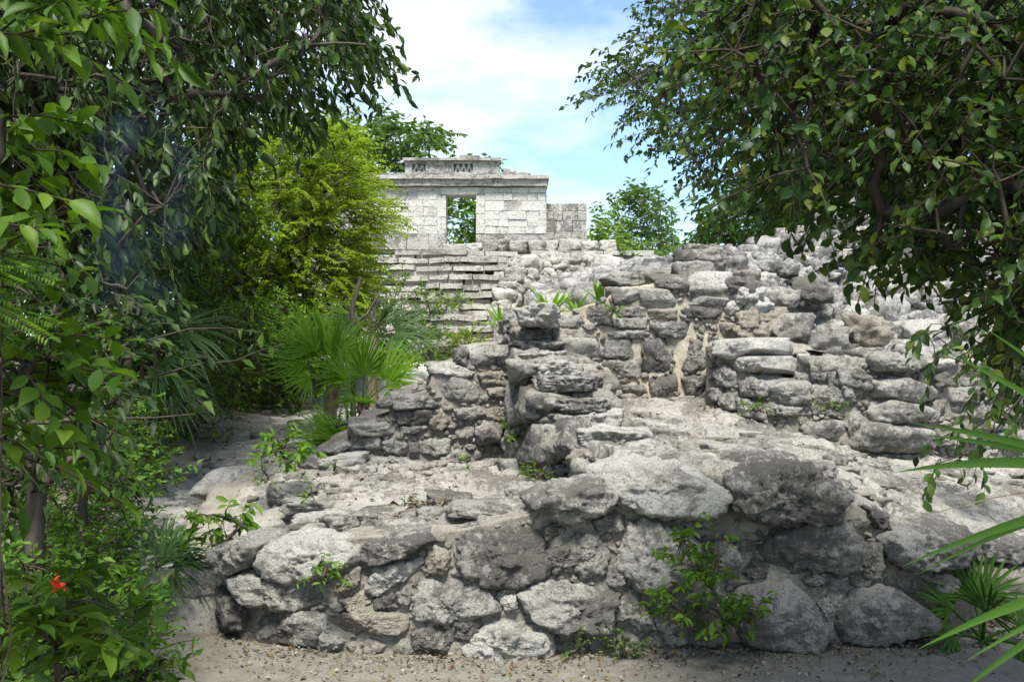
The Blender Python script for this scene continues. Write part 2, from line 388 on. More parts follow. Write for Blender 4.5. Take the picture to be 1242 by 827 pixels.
def poly_rock(wall, poly, prot=None, back=.12, lvl=4, p=20, rough=.10, pit=.6, grow=1.07, bev=.2):
    h = hull2(poly); c = h.mean(0); W = wall.pos(h[:, 0], h[:, 1]); C = wall.pos(np.array([c[0]]), np.array([c[1]]))[0]
    u, n = wall.frame(np.array([c[0]])); u, n = u[0], n[0]
    a = np.c_[(W - C) @ u, W[:, 2] - C[2]]; o2 = a.mean(0); a = a - o2; C = C + u * o2[0] + np.array([0, 0, o2[1]])
    a *= grow
    dims2 = (a.max(0) - a.min(0)) / 2
    if prot is None: prot = .26 * min(dims2) + .022
    nr, ds = [], []
    for i in range(len(a)):
        A, B = a[i], a[(i + 1) % len(a)]; e = B - A; l = np.hypot(*e)
        if l < 1e-4: continue
        m = np.array([e[1], -e[0]]) / l; d = m @ A
        if d < 0: m, d = -m, -d
        t = bev * rng.uniform(.2, 1.3); nr.append((m[0], m[1], t)); ds.append(max(d, .01) / math.hypot(1, t) + .25 * prot * t)
        if l > .25 * dims2.max() and rng.random() < .6:
            t = rng.uniform(.7, 1.5); nr.append((m[0], m[1], t)); ds.append((d * rng.uniform(.93, 1.03) + prot * t * rng.uniform(.8, 1)) / math.hypot(1, t))
    nr.append((rng.normal(0, .16), rng.normal(0, .16), 1)); ds.append(prot)
    th = rng.uniform(0, 6.28); nr.append((.5 * math.cos(th), .5 * math.sin(th), 1)); ds.append(prot * .95)
    nr.append((0, 0, -1)); ds.append(back)
    V, F = rock_shape(nr, ds, lvl, np.array([dims2[0], dims2[1], (prot + back) / 2 + .02]), p, rough, pit, box=(np.r_[a.min(0) * 1.15, -back * 1.2], np.r_[a.max(0) * 1.15, prot * 1.4 + .02]))
    return C + V[:, :1] * u + V[:, 1:2] * np.array([0, 0, 1.]) + V[:, 2:] * n, F, C
def box_rock(C, dims, yaw=0, lvl=3, p=14, rough=.05, tilt=.06, pit=.4, chamf=5):
    nr = [(1, 0, 0), (-1, 0, 0), (0, 1, 0), (0, -1, 0), (0, 0, 1), (0, 0, -1)]; d = np.asarray(dims, float)
    nr = [tuple(np.array(v) + rng.normal(0, tilt, 3)) for v in nr]; ds = [d[0], d[0], d[1], d[1], d[2], d[2]]
    for _ in range(chamf):
        v = unit(rng.normal(0, 1, 3)); nr.append(tuple(v)); ds.append((np.abs(v) * d).sum() * rng.uniform(.68, .86))
    V, F = rock_shape(nr, ds, lvl, d, p, rough, pit)
    c, s = math.cos(yaw), math.sin(yaw)
    return np.c_[V[:, 0] * c - V[:, 1] * s, V[:, 0] * s + V[:, 1] * c, V[:, 2]] + np.asarray(C), F
def lay(wall, parent, org, sc, items, lvl=4, prot=None, name='stone', **kw):
    polys = []
    for it in items:
        tone, pl = it[0], np.array(it[1], float) / sc + np.array(org)
        o = dict(kw); o.update(it[2] if len(it) > 2 else {})
        o.setdefault('prot', prot); o.setdefault('lvl', lvl)
        V, F, C = poly_rock(wall, pl, **o)
        add_mesh(name, V, [F], M[{'m': 'mid', 'l': 'light', 'd': 'dark', 't': 'tan'}[tone]], parent, loc=C); polys.append(hull2(pl))
    return polys
def merge_into(o, V, F, mat):
    me = o.data; bm = bmesh.new(); bm.from_mesh(me); off = np.array(o.parent.location); vs = [bm.verts.new(tuple(v)) for v in V - off]
    me.materials.append(mat); k = len(me.materials) - 1
    for q in F:
        for f in q.tolist():
            g_ = bm.faces.new([vs[i] for i in f]); g_.smooth = True; g_.material_index = k
    bm.to_mesh(me); bm.free()
def chink(wall, parent, area, polys, n=400, rmax=16, rmin=3, mat='fill', lvl=3, prot=.02, name='rubble_fill', asp=1.5, seed=0):
    """small stones packed into the mortar wherever the big stones leave room"""
    r_ = np.random.default_rng(seed); acc = Acc(); E = []
    for h in polys:
        for i in range(len(h)):
            for f in np.linspace(0, 1, 7)[:-1]: E.append(h[i] * (1 - f) + h[(i + 1) % len(h)] * f)
    E = np.array(E) if E else np.zeros((0, 2)); placed = np.zeros((0, 3)); area = np.asarray(area, float); lo, hi = area.min(0), area.max(0); k = 0
    for t in range(n * 12):
        if k >= n: break
        c = lo + (hi - lo) * r_.random(2); X, Yy = c[None, :1][0], c[None, 1:][0]
        if not in_poly(X, Yy, area)[0] or any(in_poly(X, Yy, h)[0] for h in polys): continue
        d = rmax
        if len(E): d = min(d, np.hypot(*(E - c).T).min() * 1.05)
        if len(placed): d = min(d, (np.hypot(*(placed[:, :2] - c).T) - placed[:, 2]).min() * 1.0)
        if d < rmin: continue
        d *= r_.uniform(.8, 1.1); m = r_.integers(5, 8); th = np.sort(r_.uniform(0, 6.28, m)) ; rr = d * r_.uniform(.8, 1.05, m)
        pl = np.c_[c[0] + np.cos(th) * rr * r_.uniform(1, asp), c[1] + np.sin(th) * rr]
        h = hull2(pl)
        if len(h) < 3: continue
        Y = float(wall.cols(c[0])[0])
        V, F, C = poly_rock(wall, h, prot=prot * .5 + .16 * d * Y / 1200, back=.04, lvl=lvl, p=16, rough=.12); acc.add(V, [F])
        placed = np.r_[placed, [[*c, d]]]; k += 1
    if acc.n: merge_into(next(o for o in parent.children if o.name.startswith('mortar')), *acc.out(), M[mat])
def surface(name, parent, mat, poly_xy, zf, step=.022, amp=1.0, cs=3.2, sx=.8, seed=0, crack=.02):
    poly = np.asarray(poly_xy, float); lo, hi = poly.min(0), poly.max(0)
    x = np.arange(lo[0], hi[0] + step, step); y = np.arange(lo[1], hi[1] + step, step); X, Y = np.meshgrid(x, y, indexing='ij'); q = np.c_[X.ravel(), Y.ravel()]
    q3 = np.c_[q, 0 * q[:, 0]]; warp = np.c_[fbm(q3 * 3, 3, 51), fbm(q3 * 3, 3, 52)] * .16
    e, ra, rb, rc, ox, oy = cells(q + warp, cs, seed, .95, sx); e2, a2, b2, c2, ox2, oy2 = cells(q + warp * .6, cs * 3.1, seed + 9, .95, sx)
    z = zf(q) + amp * ((ra - .5) * .035 + ((rb - .5) * ox + (rc - .5) * oy) * .10 - crack * 1.3 * (1 - sstep(0, .12, e))
                       + ((a2 - .5) * .022 + ((b2 - .5) * ox2 + (c2 - .5) * oy2) * .05 - .016 * (1 - sstep(0, .15, e2))) * (fbm(q3 * 1.4, 2, 60) > -.15))
    z = z + fbm(q3 * 2.2, 3, seed + 3) * .025 * amp + fbm(q3 * np.array([9, 16, 1]), 4, seed + 5, .65, True) * .02 * amp + np.minimum(0, fbm(q3 * 26, 3, seed + 6)) * .014 * amp
    ok = in_poly(q[:, 0], q[:, 1], poly); f = grid_faces(*X.shape); f = f[ok[f].all(1)]
    used = np.zeros(len(q), bool); used[f.ravel()] = True; mp_ = np.cumsum(used) - 1
    V = np.c_[q, z][used]; f = mp_[f]
    E = np.concatenate([f[:, [0, 1]], f[:, [1, 2]], f[:, [2, 3]], f[:, [3, 0]]]); key = np.sort(E, 1) @ np.array([len(V), 1]); u_, ix, ct = np.unique(key, return_index=True, return_counts=True)
    B = E[ix[ct == 1]]; W = V[B.ravel()] - np.array([0, 0, .35]); n0 = len(V); k = np.arange(len(B)) * 2 + n0
    return add_mesh(name, np.r_[V, W], [f, np.stack([B[:, 1], B[:, 0], k, k + 1], 1)], mat, parent)

# ================================================================ front retaining wall
FW = Wall([(222, 6.9, 690, 712), (236, 6.3, 680, 735), (258, 5.72, 668, 758), (290, 5.34, 665, 790), (400, 5.1, 655, 800), (560, 5.03, 640, 805), (640, 5.05, 622, 803),
           (700, 5.08, 606, 800), (745, 5.11, 590, 798), (765, 5.12, 556, 797), (860, 5.16, 572, 790), (1000, 5.2, 590, 787), (1050, 5.26, 620, 783), (1150, 5.42, 645, 772), (1242, 5.7, 660, 760), (1400, 6.3, 665, 735)], thick=.35, batter=.10)
front = thing('retaining_wall', 'long low front wall of big limestone boulders bedded in grey mortar', 'stone wall', (0, 5.1, 0))
FW.core('mortar', front, M['mortar'], step=.02, amp=.03, setback=.0)
R1 = [('l', [(268, 360), (330, 325), (480, 322), (592, 350), (580, 400), (500, 440), (400, 470), (300, 450), (272, 410)], dict(prot=.12)),
      ('m', [(180, 460), (240, 430), (330, 460), (460, 480), (480, 530), (440, 560), (260, 560), (195, 520)], dict(prot=.11)),
      ('m', [(235, 570), (320, 560), (470, 590), (480, 630), (440, 690), (260, 690), (235, 640)]),
      ('l', [(210, 715), (300, 705), (430, 710), (432, 758), (240, 758)], dict(prot=.1, rough=.04)),
      ('t', [(495, 590), (600, 562), (740, 590), (760, 610), (735, 650), (540, 660), (500, 640)]),
      ('m', [(430, 670), (500, 655), (540, 680), (500, 720), (450, 732)]),
      ('t', [(480, 480), (590, 420), (606, 450), (550, 518), (500, 510)]),
      ('l', [(630, 470), (650, 425), (800, 390), (812, 405), (740, 470), (660, 520), (625, 500)]),
      ('d', [(590, 370), (620, 345), (820, 305), (840, 335), (760, 380), (650, 410), (598, 400)], dict(prot=.1)),
      ('t', [(835, 365), (875, 350), (908, 360), (905, 440), (850, 455), (832, 420)]),
      ('d', [(945, 310), (1000, 290), (1200, 270), (1245, 300), (1245, 460), (1080, 490), (980, 470), (950, 420)], dict(prot=.07, p=15)),
      ('m', [(790, 540), (830, 480), (960, 465), (1040, 510), (1070, 570), (940, 605), (800, 605), (780, 580)]),
      ('l', [(1080, 530), (1140, 510), (1145, 560), (1105, 575)]),
      ('l', [(948, 720), (1000, 650), (1060, 615), (1160, 612), (1250, 640), (1260, 730), (1000, 745)], dict(prot=.12)),
      ('d', [(780, 650), (870, 635), (930, 660), (910, 705), (830, 715), (785, 690)]),
      ('m', [(720, 510), (760, 490), (785, 515), (770, 545), (730, 540)]),
      ('t', [(530, 540), (600, 510), (630, 545), (560, 575)]),
      ('d', [(85, 530), (150, 490), (185, 520), (190, 620), (150, 660), (100, 620)]),
      ('m', [(140, 340), (260, 300), (300, 330), (260, 400), (190, 440), (150, 430)], dict(prot=.16)),
      ('m', [(185, 460), (215, 415), (260, 405), (272, 440), (240, 470)]),
      ('m', [(75, 475), (150, 450), (180, 460), (160, 490), (90, 500)]),
      ('m', [(920, 610), (1010, 600), (1000, 680), (940, 690)]), ('d', [(640, 530), (710, 520), (720, 560), (650, 570)])]
polysF = lay(FW, front, (230, 540), 2.88, R1, lvl=5)
R2 = [('m', [(70, 195), (160, 140), (290, 120), (345, 170), (320, 215), (200, 270), (110, 240)], dict(prot=.14)),
      ('l', [(310, 100), (380, 60), (470, 50), (560, 70), (640, 110), (725, 150), (720, 200), (690, 232), (540, 240), (400, 220), (330, 150)], dict(prot=.15, back=.25, rough=.13)),
      ('m', [(290, 260), (340, 225), (400, 245), (390, 290), (310, 295)]),
      ('m', [(125, 370), (190, 345), (235, 440), (150, 435)]), ('m', [(195, 330), (220, 305), (290, 305), (340, 370), (320, 440), (240, 460)]),
      ('l', [(380, 330), (410, 270), (490, 255), (600, 290), (640, 340), (630, 420), (560, 480), (440, 500), (385, 420)], dict(prot=.13)),
      ('m', [(320, 420), (360, 405), (400, 440), (395, 490), (350, 500), (320, 480)], dict(rough=.05, p=6)),
      ('m', [(40, 515), (110, 470), (260, 480), (370, 520), (340, 580), (330, 640), (200, 640), (80, 600)], dict(prot=.13)),
      ('d', [(770, 110), (860, 60), (1000, 70), (1150, 155), (1120, 240), (1000, 262), (880, 270), (790, 210)], dict(prot=.2, back=.25, rough=.14, pit=1.3)),
      ('m', [(890, 330), (950, 285), (1120, 255), (1190, 300), (1200, 390), (1140, 445), (1000, 440), (895, 440)], dict(prot=.11, p=14)),
      ('m', [(800, 510), (860, 475), (960, 475), (1040, 560), (1110, 640), (1060, 700), (900, 700), (800, 670)], dict(prot=.17, rough=.07)),
      ('m', [(640, 330), (730, 330), (790, 390), (780, 450), (680, 470), (640, 400)]), ('d', [(805, 440), (850, 390), (890, 410), (880, 450), (830, 465)]),
      ('m', [(1010, 465), (1070, 440), (1140, 465), (1140, 485), (1030, 490)], dict(prot=.05)), ('m', [(1070, 545), (1110, 505), (1160, 520), (1150, 570), (1095, 595)]),
      ('m', [(350, 560), (430, 500), (470, 560), (500, 640), (430, 660), (370, 640)]), ('d', [(500, 600), (640, 540), (760, 600), (790, 680), (560, 700)]),
      ('m', [(350, 170), (380, 165), (400, 200), (370, 210)]), ('m', [(600, 270), (680, 250), (690, 300), (640, 320)]), ('d', [(100, 290), (150, 270), (160, 310), (120, 330)])]
polysF += lay(FW, front, (620, 540), 2.88, R2, lvl=5)
R3 = [('d', [(425, 215), (500, 235), (515, 290), (470, 290)]), ('m', [(482, 315), (530, 285), (740, 285), (775, 340), (720, 395), (600, 425), (520, 395)], dict(prot=.2, back=.3, rough=.12)),
      ('m', [(390, 350), (470, 340), (475, 430), (420, 490), (370, 470)]), ('m', [(320, 600), (370, 520), (450, 490), (530, 500), (600, 580), (580, 640), (450, 680), (350, 675)], dict(prot=.18, rough=.06)),
      ('t', [(500, 440), (700, 440), (760, 520), (760, 640), (640, 660), (600, 580), (540, 520)], dict(prot=.1, rough=.06)),
      ('t', [(765, 440), (985, 400), (985, 640), (800, 665)], dict(prot=.1)), ('m', [(790, 320), (990, 330), (990, 395), (790, 400)], dict(prot=.13)),
      ('m', [(1010, 430), (1200, 400), (1230, 600), (1010, 620)]), ('m', [(1010, 340), (1250, 330), (1250, 390), (1010, 400)])]
polysF += lay(FW, front, (900, 540), 2.88, R3, lvl=5)
chink(FW, front, [(235, 690), (300, 680), (430, 660), (560, 645), (640, 625), (760, 600), (1000, 600), (1060, 640), (1240, 680), (1240, 755), (1150, 768), (1000, 783), (560, 798), (300, 785), (250, 750)], polysF, 200, 13, 3, seed=3)

# ================================================================ lower platform
low = thing('stone_platform', 'low flat platform of weathered limestone paving in front of the stepped wall', 'platform', (-.9, 6.5, .3))
zl = tps([(262, 672, 5.75), (300, 660, 5.45), (330, 655, 5.3), (430, 650, 5.2), (560, 632, 5.15), (640, 612, 5.15), (740, 600, 5.3), (400, 603, 6.3), (550, 592, 6.5), (690, 600, 5.8),
          (390, 562, 7.6), (500, 556, 7.75), (610, 562, 7.8), (285, 625, 6.3), (320, 590, 7), (340, 570, 7.5)])
surface('paving', low, M['slab'], [(-1.72, 5.75), (-1.5, 5.42), (-.9, 5.26), (-.2, 5.2), (.25, 5.2), (.7, 5.3), (.6, 5.7), (.2, 7.0), (0, 8), (-1.9, 8), (-1.95, 7.2), (-1.85, 6.3)], zl, cs=2.6, amp=1.1, seed=2, step=.018, sx=.55)
EW = Wall([(330, 8.1, 556, 590), (318, 7.5, 572, 625), (306, 7.0, 590, 655), (282, 6.4, 628, 700), (268, 6.0, 655, 735)][::-1], thick=.25, batter=.15)
EW.core('edge_core', low, M['mortar'], step=.03, amp=.04)
RL = [('l', [(215, 170), (240, 95), (300, 85), (370, 110), (370, 155), (250, 200)], dict(prot=.1, back=.15)), ('m', [(320, 60), (345, 20), (380, 40), (390, 65), (340, 85)], dict(prot=.08)),
      ('m', [(150, 330), (190, 300), (240, 290), (240, 330), (180, 350)], dict(prot=.1)), ('m', [(215, 215), (300, 205), (320, 260), (220, 280)], dict(prot=.08)), ('m', [(340, 95), (380, 70), (400, 110), (360, 120)])]
lay(EW, low, (230, 540), 2.88, RL, lvl=4)
def on_low(px, py, Y, dims, yaw, tone, lvl=4, parent=low, zf=zl, up=-.05, **kw):
    c = P(px, py, Y); z = zf(c[None, :2])[0]; C = np.array([c[0], c[1], z + dims[2] * up]); V, F = box_rock(C, np.array(dims) * np.array([1.1, 1.25, .9]), yaw, lvl, **dict(dict(rough=.14, tilt=.16), **kw)); tone = 'mid' if tone == 'dark' else tone
    add_mesh('stone', V, [F], M[tone], parent, loc=C)
for a in [(395, 632, 5.75, (.17, .1, .06), .05, 'light'), (415, 628, 5.6, (.1, .09, .06), .5, 'mid'), (465, 615, 5.7, (.2, .12, .04), -.1, 'mid'), (545, 607, 5.95, (.13, .1, .07), .2, 'dark'), (590, 622, 5.35, (.2, .12, .06), 0, 'mid'),
          (420, 553, 7.55, (.2, .14, .1), .1, 'light'), (385, 556, 7.6, (.14, .12, .09), .6, 'mid'), (440, 575, 7.1, (.1, .07, .07), .3, 'light'), (352, 592, 6.7, (.16, .12, .08), .4, 'light'), (640, 588, 6.2, (.13, .1, .08), .2, 'dark'),
          (625, 560, 7.4, (.16, .14, .12), .5, 'dark'), (660, 600, 5.65, (.16, .1, .06), .3, 'mid'), (375, 612, 6.2, (.2, .14, .05), .2, 'mid')]:
    on_low(a[0], a[1], a[2], tuple(np.array(a[3]) * np.array([.85, .85, .8])), a[4], a[5])

# ================================================================ sloping upper slab
upp = thing('sloping_ramp', 'broad sloping ramp of pale weathered stone between boulder wall and curved bench wall', 'ramp', (1.6, 6.5, .4))
zu = tps([(650, 520, 7.2), (690, 520, 6.7), (745, 548, 5.6), (800, 548, 5.35), (900, 566, 5.35), (1000, 580, 5.3), (1050, 615, 5.35), (1150, 642, 5.5), (1242, 657, 5.8), (1350, 668, 6.2), (660, 490, 7.9), (760, 488, 8.2), (860, 491, 8.1),
          (950, 515, 7.7), (1040, 553, 7.3), (1140, 565, 7.4), (1242, 562, 7.8), (1350, 560, 8.2), (850, 530, 6.5), (1000, 550, 6.3), (1150, 602, 6.4), (1242, 612, 6.6)])
XY = lambda l: [tuple(P(a, 413, b)[:2]) for a, b in l]
surface('paving', upp, M['slab'], XY([(640, 8.5), (662, 7.5), (690, 6.7), (735, 5.6), (760, 5.3), (860, 5.3), (1000, 5.3), (1060, 5.36), (1150, 5.5), (1242, 5.8), (1400, 6.4), (1400, 9), (1150, 8.2), (1000, 8), (900, 8.5)]), zu, cs=3.0, amp=.95, seed=5, step=.018, sx=.6)
def outcrops(par, zf, poly, n, smin, smax, mat, seed):
    acc = Acc(); poly = np.array(poly); lo_, hi_ = poly.min(0), poly.max(0); k = 0
    while k < n:
        q_ = lo_ + (hi_ - lo_) * rng.random(2)
        if not in_poly(q_[:1], q_[1:], poly)[0] or vnoise(np.array([[q_[0] * 1.3, q_[1] * 1.3, seed]]))[0] < -.25: continue
        s = smin + (smax - smin) * rng.random() ** 2.2; z = zf(q_[None])[0]
        V, F = box_rock((q_[0], q_[1], z - s * .05), (s * rng.uniform(1, 1.9), s * rng.uniform(.7, 1.1), s * rng.uniform(.28, .5)), rng.uniform(-.6, .6), 3 if s < .07 else 4, p=16, rough=.2, tilt=.18, pit=.9); acc.add(V, [F]); k += 1
    o = next(o for o in par.children if o.name.startswith('paving')); merge_into(o, *acc.out(), M[mat])
outcrops(upp, zu, XY([(690, 7.4), (730, 6), (770, 5.5), (1000, 5.5), (1240, 6), (1240, 7.6), (1050, 7.2), (960, 7.6), (860, 8), (720, 8.1)]), 130, .02, .075, 'fill', 3)
outcrops(low, zl, [(-1.6, 5.8), (-1.2, 5.5), (.4, 5.4), (.2, 6.6), (-.1, 7.7), (-1.8, 7.6), (-1.8, 6.6)], 80, .025, .085, 'fill', 8)
for a in [(1010, 556, 6.2, (.1, .08, .05), 0, 'dark'), (930, 536, 6.6, (.12, .08, .05), .4, 'dark'), (880, 540, 6.0, (.13, .1, .05), .2, 'mid'), (1090, 590, 6.3, (.1, .08, .05), .4, 'dark'), (1140, 590, 6.6, (.09, .07, .04), .4, 'dark'),
          (800, 520, 6.6, (.2, .1, .05), .2, 'mid'), (760, 505, 7.2, (.24, .1, .05), .1, 'light'), (1190, 585, 7, (.1, .08, .04), .4, 'dark'), (980, 565, 5.75, (.14, .1, .05), .3, 'mid'), (1060, 575, 6.6, (.1, .07, .04), .1, 'dark')]:
    on_low(*a, parent=upp, zf=zu, up=-.3)

# ================================================================ dividing wall between the platforms
DW = Wall([(604, 8.35, 420, 575), (612, 8.1, 392, 575), (620, 7.9, 395, 575), (626, 7.6, 425, 578), (632, 7.42, 440, 582), (648, 7.0, 462, 588), (653, 6.92, 482, 590), (664, 6.72, 498, 596), (676, 6.5, 530, 600), (703, 6.15, 548, 605), (708, 6.08, 566, 606), (745, 5.5, 580, 630)], thick=.5, batter=.04, drop=.05)
div = thing('dividing_wall', 'ragged wall of shaded rubble stepping down toward the front between lower platform and ramp', 'stone wall', (.35, 6.8, .5))
DW.core('mortar', div, M['mortar'], amp=.05)
R4 = [('l', [(225, 230), (260, 205), (340, 225), (370, 260), (350, 300), (290, 300), (230, 280)], dict(prot=.05, back=.35)),
      ('m', [(170, 280), (200, 235), (225, 240), (225, 360), (175, 365)]), ('m', [(203, 340), (232, 305), (330, 305), (350, 340), (290, 357), (217, 370)], dict(back=.35)),
      ('m', [(214, 362), (340, 345), (390, 358), (380, 382), (230, 392)], dict(back=.3)),
      ('l', [(230, 400), (370, 388), (410, 415), (290, 432), (255, 440)], dict(back=.3)), ('l', [(285, 440), (420, 422), (440, 460), (400, 485), (310, 495), (290, 480)], dict(back=.3)),
      ('m', [(320, 500), (500, 485), (540, 500), (530, 522), (380, 545), (330, 530)], dict(back=.3)), ('m', [(350, 590), (500, 570), (560, 590), (520, 620), (370, 630)], dict(back=.3)),
      ('l', [(365, 640), (430, 612), (640, 650), (600, 682), (400, 665)], dict(back=.3)), ('l', [(460, 722), (500, 682), (740, 692), (750, 735), (560, 765), (490, 755)], dict(back=.3))]
def ridge_blocks():
    # the slabs crowning the wall: each is a real block lying along the crest
    for tone, pl, *o in R4:
        pl = np.array(pl, float) / 3.18 + np.array((560, 300)); c = pl.mean(0); w = np.ptp(pl[:, 0]); h = np.ptp(pl[:, 1])
        Y = float(DW.cols(max(608, pl[:, 0].min() + 4))[0]) + .22; C = P(c[0], c[1], Y)
        V, F = box_rock(C + np.array([.0, .06, -.015]), (w * Y / 2400 * .98, .24, h * Y / 2400 * .86), rng.uniform(-.2, .2), 5, rough=.13, p=24, pit=.8)
        add_mesh('stone', V, [F], M[{'m': 'mid', 'l': 'light', 'd': 'dark'}[tone]], div, loc=C)
ridge_blocks()
acc = Acc()
for k in range(150):
    px = rng.uniform(606, 742); u_, n_ = DW.frame(np.array([px])); t_ = DW.cols(np.array([px]))[1]; C = DW.pos(np.array([px]), t_)[0] - n_[0] * rng.uniform(.0, .52); s = rng.gamma(3, .012) + .03
    V, F = box_rock(C + np.array([0, 0, .01]), (s * 1.5, s * 1.1, s * .7), rng.uniform(-.4, .4), 3, p=18, rough=.14, tilt=.2); acc.add(V, [F])
merge_into(next(o for o in div.children if o.name.startswith('mortar')), *acc.out(), M['fill'])
pd = []
for t in [('d', [(660, 520), (690, 510), (705, 545), (670, 560)]), ('m', [(690, 560), (715, 555), (735, 590), (700, 598)]), ('m', [(632, 520), (660, 515), (662, 560), (636, 560)]), ('d', [(628, 470), (645, 468), (655, 505), (632, 510)]),
          ('m', [(622, 425), (634, 425), (640, 462), (625, 465)]), ('m', [(616, 470), (626, 470), (628, 515), (618, 515)]), ('d', [(615, 525), (630, 522), (632, 560), (616, 560)])]:
    pd += lay(DW, div, (0, 0), 1, [t], lvl=4, prot=.07)
chink(DW, div, [(610, 400), (622, 420), (645, 470), (690, 525), (745, 575), (745, 625), (700, 603), (612, 572)], pd, 130, 14, 3, seed=5, asp=1.2)

# ================================================================ stepped wall
SW = Wall([(372, 7.7, 562, 578), (398, 7.72, 548, 578), (424, 7.75, 536, 578), (428, 7.75, 516, 578), (470, 7.78, 506, 578), (478, 7.78, 482, 578), (520, 7.8, 472, 576), (524, 7.8, 448, 576), (566, 7.82, 440, 575), (570, 7.82, 424, 575), (640, 7.9, 420, 575)], thick=.75, batter=.05, drop=-.05)
stw = thing('stepped_wall', 'stepped stone wall climbing rightward behind the low platform, with flat slabs on each step', 'stone wall', (-.6, 7.8, .6))
SW.core('mortar', stw, M['mortar'], amp=.025, setback=.01)
R7 = [('m', [(790, 190), (850, 165), (1015, 165), (1020, 210), (990, 270), (800, 255)], dict(prot=.06, back=.5)), ('m', [(710, 185), (760, 170), (780, 200), (770, 270), (715, 230)], dict(back=.3)), ('l', [(580, 260), (690, 250), (800, 290), (780, 320), (590, 300)], dict(back=.4)),
      ('m', [(585, 320), (680, 305), (830, 350), (845, 400), (820, 440), (740, 445), (620, 400), (590, 370)], dict(p=8, rough=.05)), ('t', [(825, 300), (950, 290), (960, 345), (850, 355)]), ('t', [(870, 375), (950, 370), (955, 420), (880, 415)]),
      ('m', [(400, 412), (560, 402), (620, 450), (600, 472), (410, 482)], dict(prot=.08, back=.5)), ('d', [(405, 490), (585, 480), (580, 540), (500, 560), (420, 550)]), ('m', [(440, 565), (540, 565), (530, 595), (445, 600)]),
      ('m', [(190, 552), (360, 542), (400, 590), (380, 612), (190, 610)], dict(prot=.08, back=.5)), ('m', [(225, 520), (380, 470), (400, 505), (300, 530)], dict(prot=.0, back=.4)), ('m', [(320, 450), (380, 425), (400, 460), (340, 475)], dict(back=.3)),
      ('m', [(710, 480), (840, 460), (860, 500), (800, 535), (720, 520)]), ('t', [(580, 550), (640, 480), (680, 540), (640, 580), (590, 570)]), ('m', [(250, 620), (330, 615), (340, 680), (260, 670)]), ('m', [(345, 640), (405, 630), (410, 690), (350, 700)]),
      ('m', [(540, 640), (680, 630), (690, 690), (600, 715), (535, 700)]), ('d', [(820, 570), (870, 540), (960, 560), (930, 630), (830, 650)], dict(prot=.12)), ('m', [(930, 620), (1030, 600), (1050, 690), (950, 690)], dict(prot=.14)), ('t', [(865, 475), (960, 470), (960, 540), (870, 530)]),
      ('m', [(640, 720), (720, 680), (780, 710), (770, 745), (650, 750)], dict(prot=.12)), ('m', [(480, 640), (520, 640), (530, 690), (480, 695)]), ('m', [(60, 690), (160, 640), (185, 660), (130, 700)], dict(prot=.1)), ('m', [(410, 640), (470, 650), (470, 700), (410, 700)])]
ps = lay(SW, stw, (380, 380), 4.135, R7, lvl=4, prot=.045, rough=.08)
chink(SW, stw, [(400, 552), (428, 520), (475, 500), (480, 480), (524, 455), (570, 430), (635, 425), (635, 570), (400, 570)], ps, 150, 11, 2.5, seed=8)

# ================================================================ back wall
BW = Wall([(628, 8.75, 392, 500), (645, 8.6, 385, 500), (690, 8.45, 378, 502), (738, 8.4, 360, 502), (744, 8.4, 350, 502), (790, 8.4, 345, 502), (796, 8.4, 338, 502), (888, 8.4, 338, 502), (900, 8.42, 350, 502), (930, 8.5, 380, 505), (965, 8.6, 420, 505)], thick=.7, batter=.05)
bkw = thing('back_wall', 'upright wall of squared limestone blocks and tan mortar behind the sloping ramp', 'stone wall', (.9, 8.4, .9))
BW.core('mortar', bkw, M['mortar_tan'], amp=.022, setback=.01)
R4b = [('m', [(730, 105), (870, 120), (870, 165), (760, 155), (735, 130)], dict(back=.5)), ('l', [(875, 130), (930, 97), (1045, 100), (1048, 140), (1030, 170), (875, 170)], dict(back=.5)), ('m', [(575, 165), (680, 155), (685, 220), (590, 220)], dict(back=.3)), ('m', [(685, 160), (790, 165), (825, 210), (800, 235), (700, 225)]),
       ('m', [(590, 230), (700, 230), (710, 265), (590, 265)]), ('d', [(580, 275), (710, 270), (710, 310), (590, 310)]), ('m', [(590, 320), (705, 320), (700, 348), (590, 348)]), ('m', [(555, 360), (680, 355), (685, 420), (560, 425)]), ('m', [(550, 435), (680, 435), (685, 500), (550, 490)]),
       ('m', [(725, 290), (880, 285), (910, 320), (870, 350), (760, 340)]), ('d', [(700, 370), (800, 350), (810, 450), (780, 490), (700, 480)], dict(pit=1.2)), ('d', [(815, 370), (940, 360), (980, 390), (930, 470), (850, 480)], dict(pit=1.2)), ('m', [(850, 190), (930, 185), (1030, 200), (1020, 225), (860, 220)]),
       ('d', [(850, 240), (920, 225), (1000, 240), (980, 275), (870, 270)]), ('l', [(1020, 215), (1080, 190), (1080, 255), (1030, 265)]), ('d', [(720, 500), (820, 490), (830, 550), (740, 575)]), ('d', [(850, 500), (950, 490), (960, 570), (870, 570)]), ('m', [(480, 225), (560, 220), (580, 300), (480, 300)], dict(back=.3)),
       ('m', [(450, 300), (530, 285), (500, 320)]), ('m', [(400, 330), (460, 320), (460, 400), (400, 390)]), ('t', [(720, 240), (830, 240), (830, 275), (730, 275)]), ('m', [(470, 340), (520, 340), (530, 380), (480, 385)]), ('m', [(500, 390), (550, 385), (545, 420)]), ('m', [(470, 420), (500, 415), (500, 470), (470, 470)]),
       ('m', [(560, 510), (600, 510), (600, 535), (560, 535)]), ('m', [(620, 530), (700, 530), (710, 555), (630, 555)]), ('m', [(800, 580), (890, 570), (900, 598), (810, 600)], dict(prot=.1)), ('t', [(1000, 290), (1070, 300), (1070, 340), (1010, 340)]), ('m', [(380, 260), (460, 260), (470, 290), (390, 300)], dict(back=.3))]
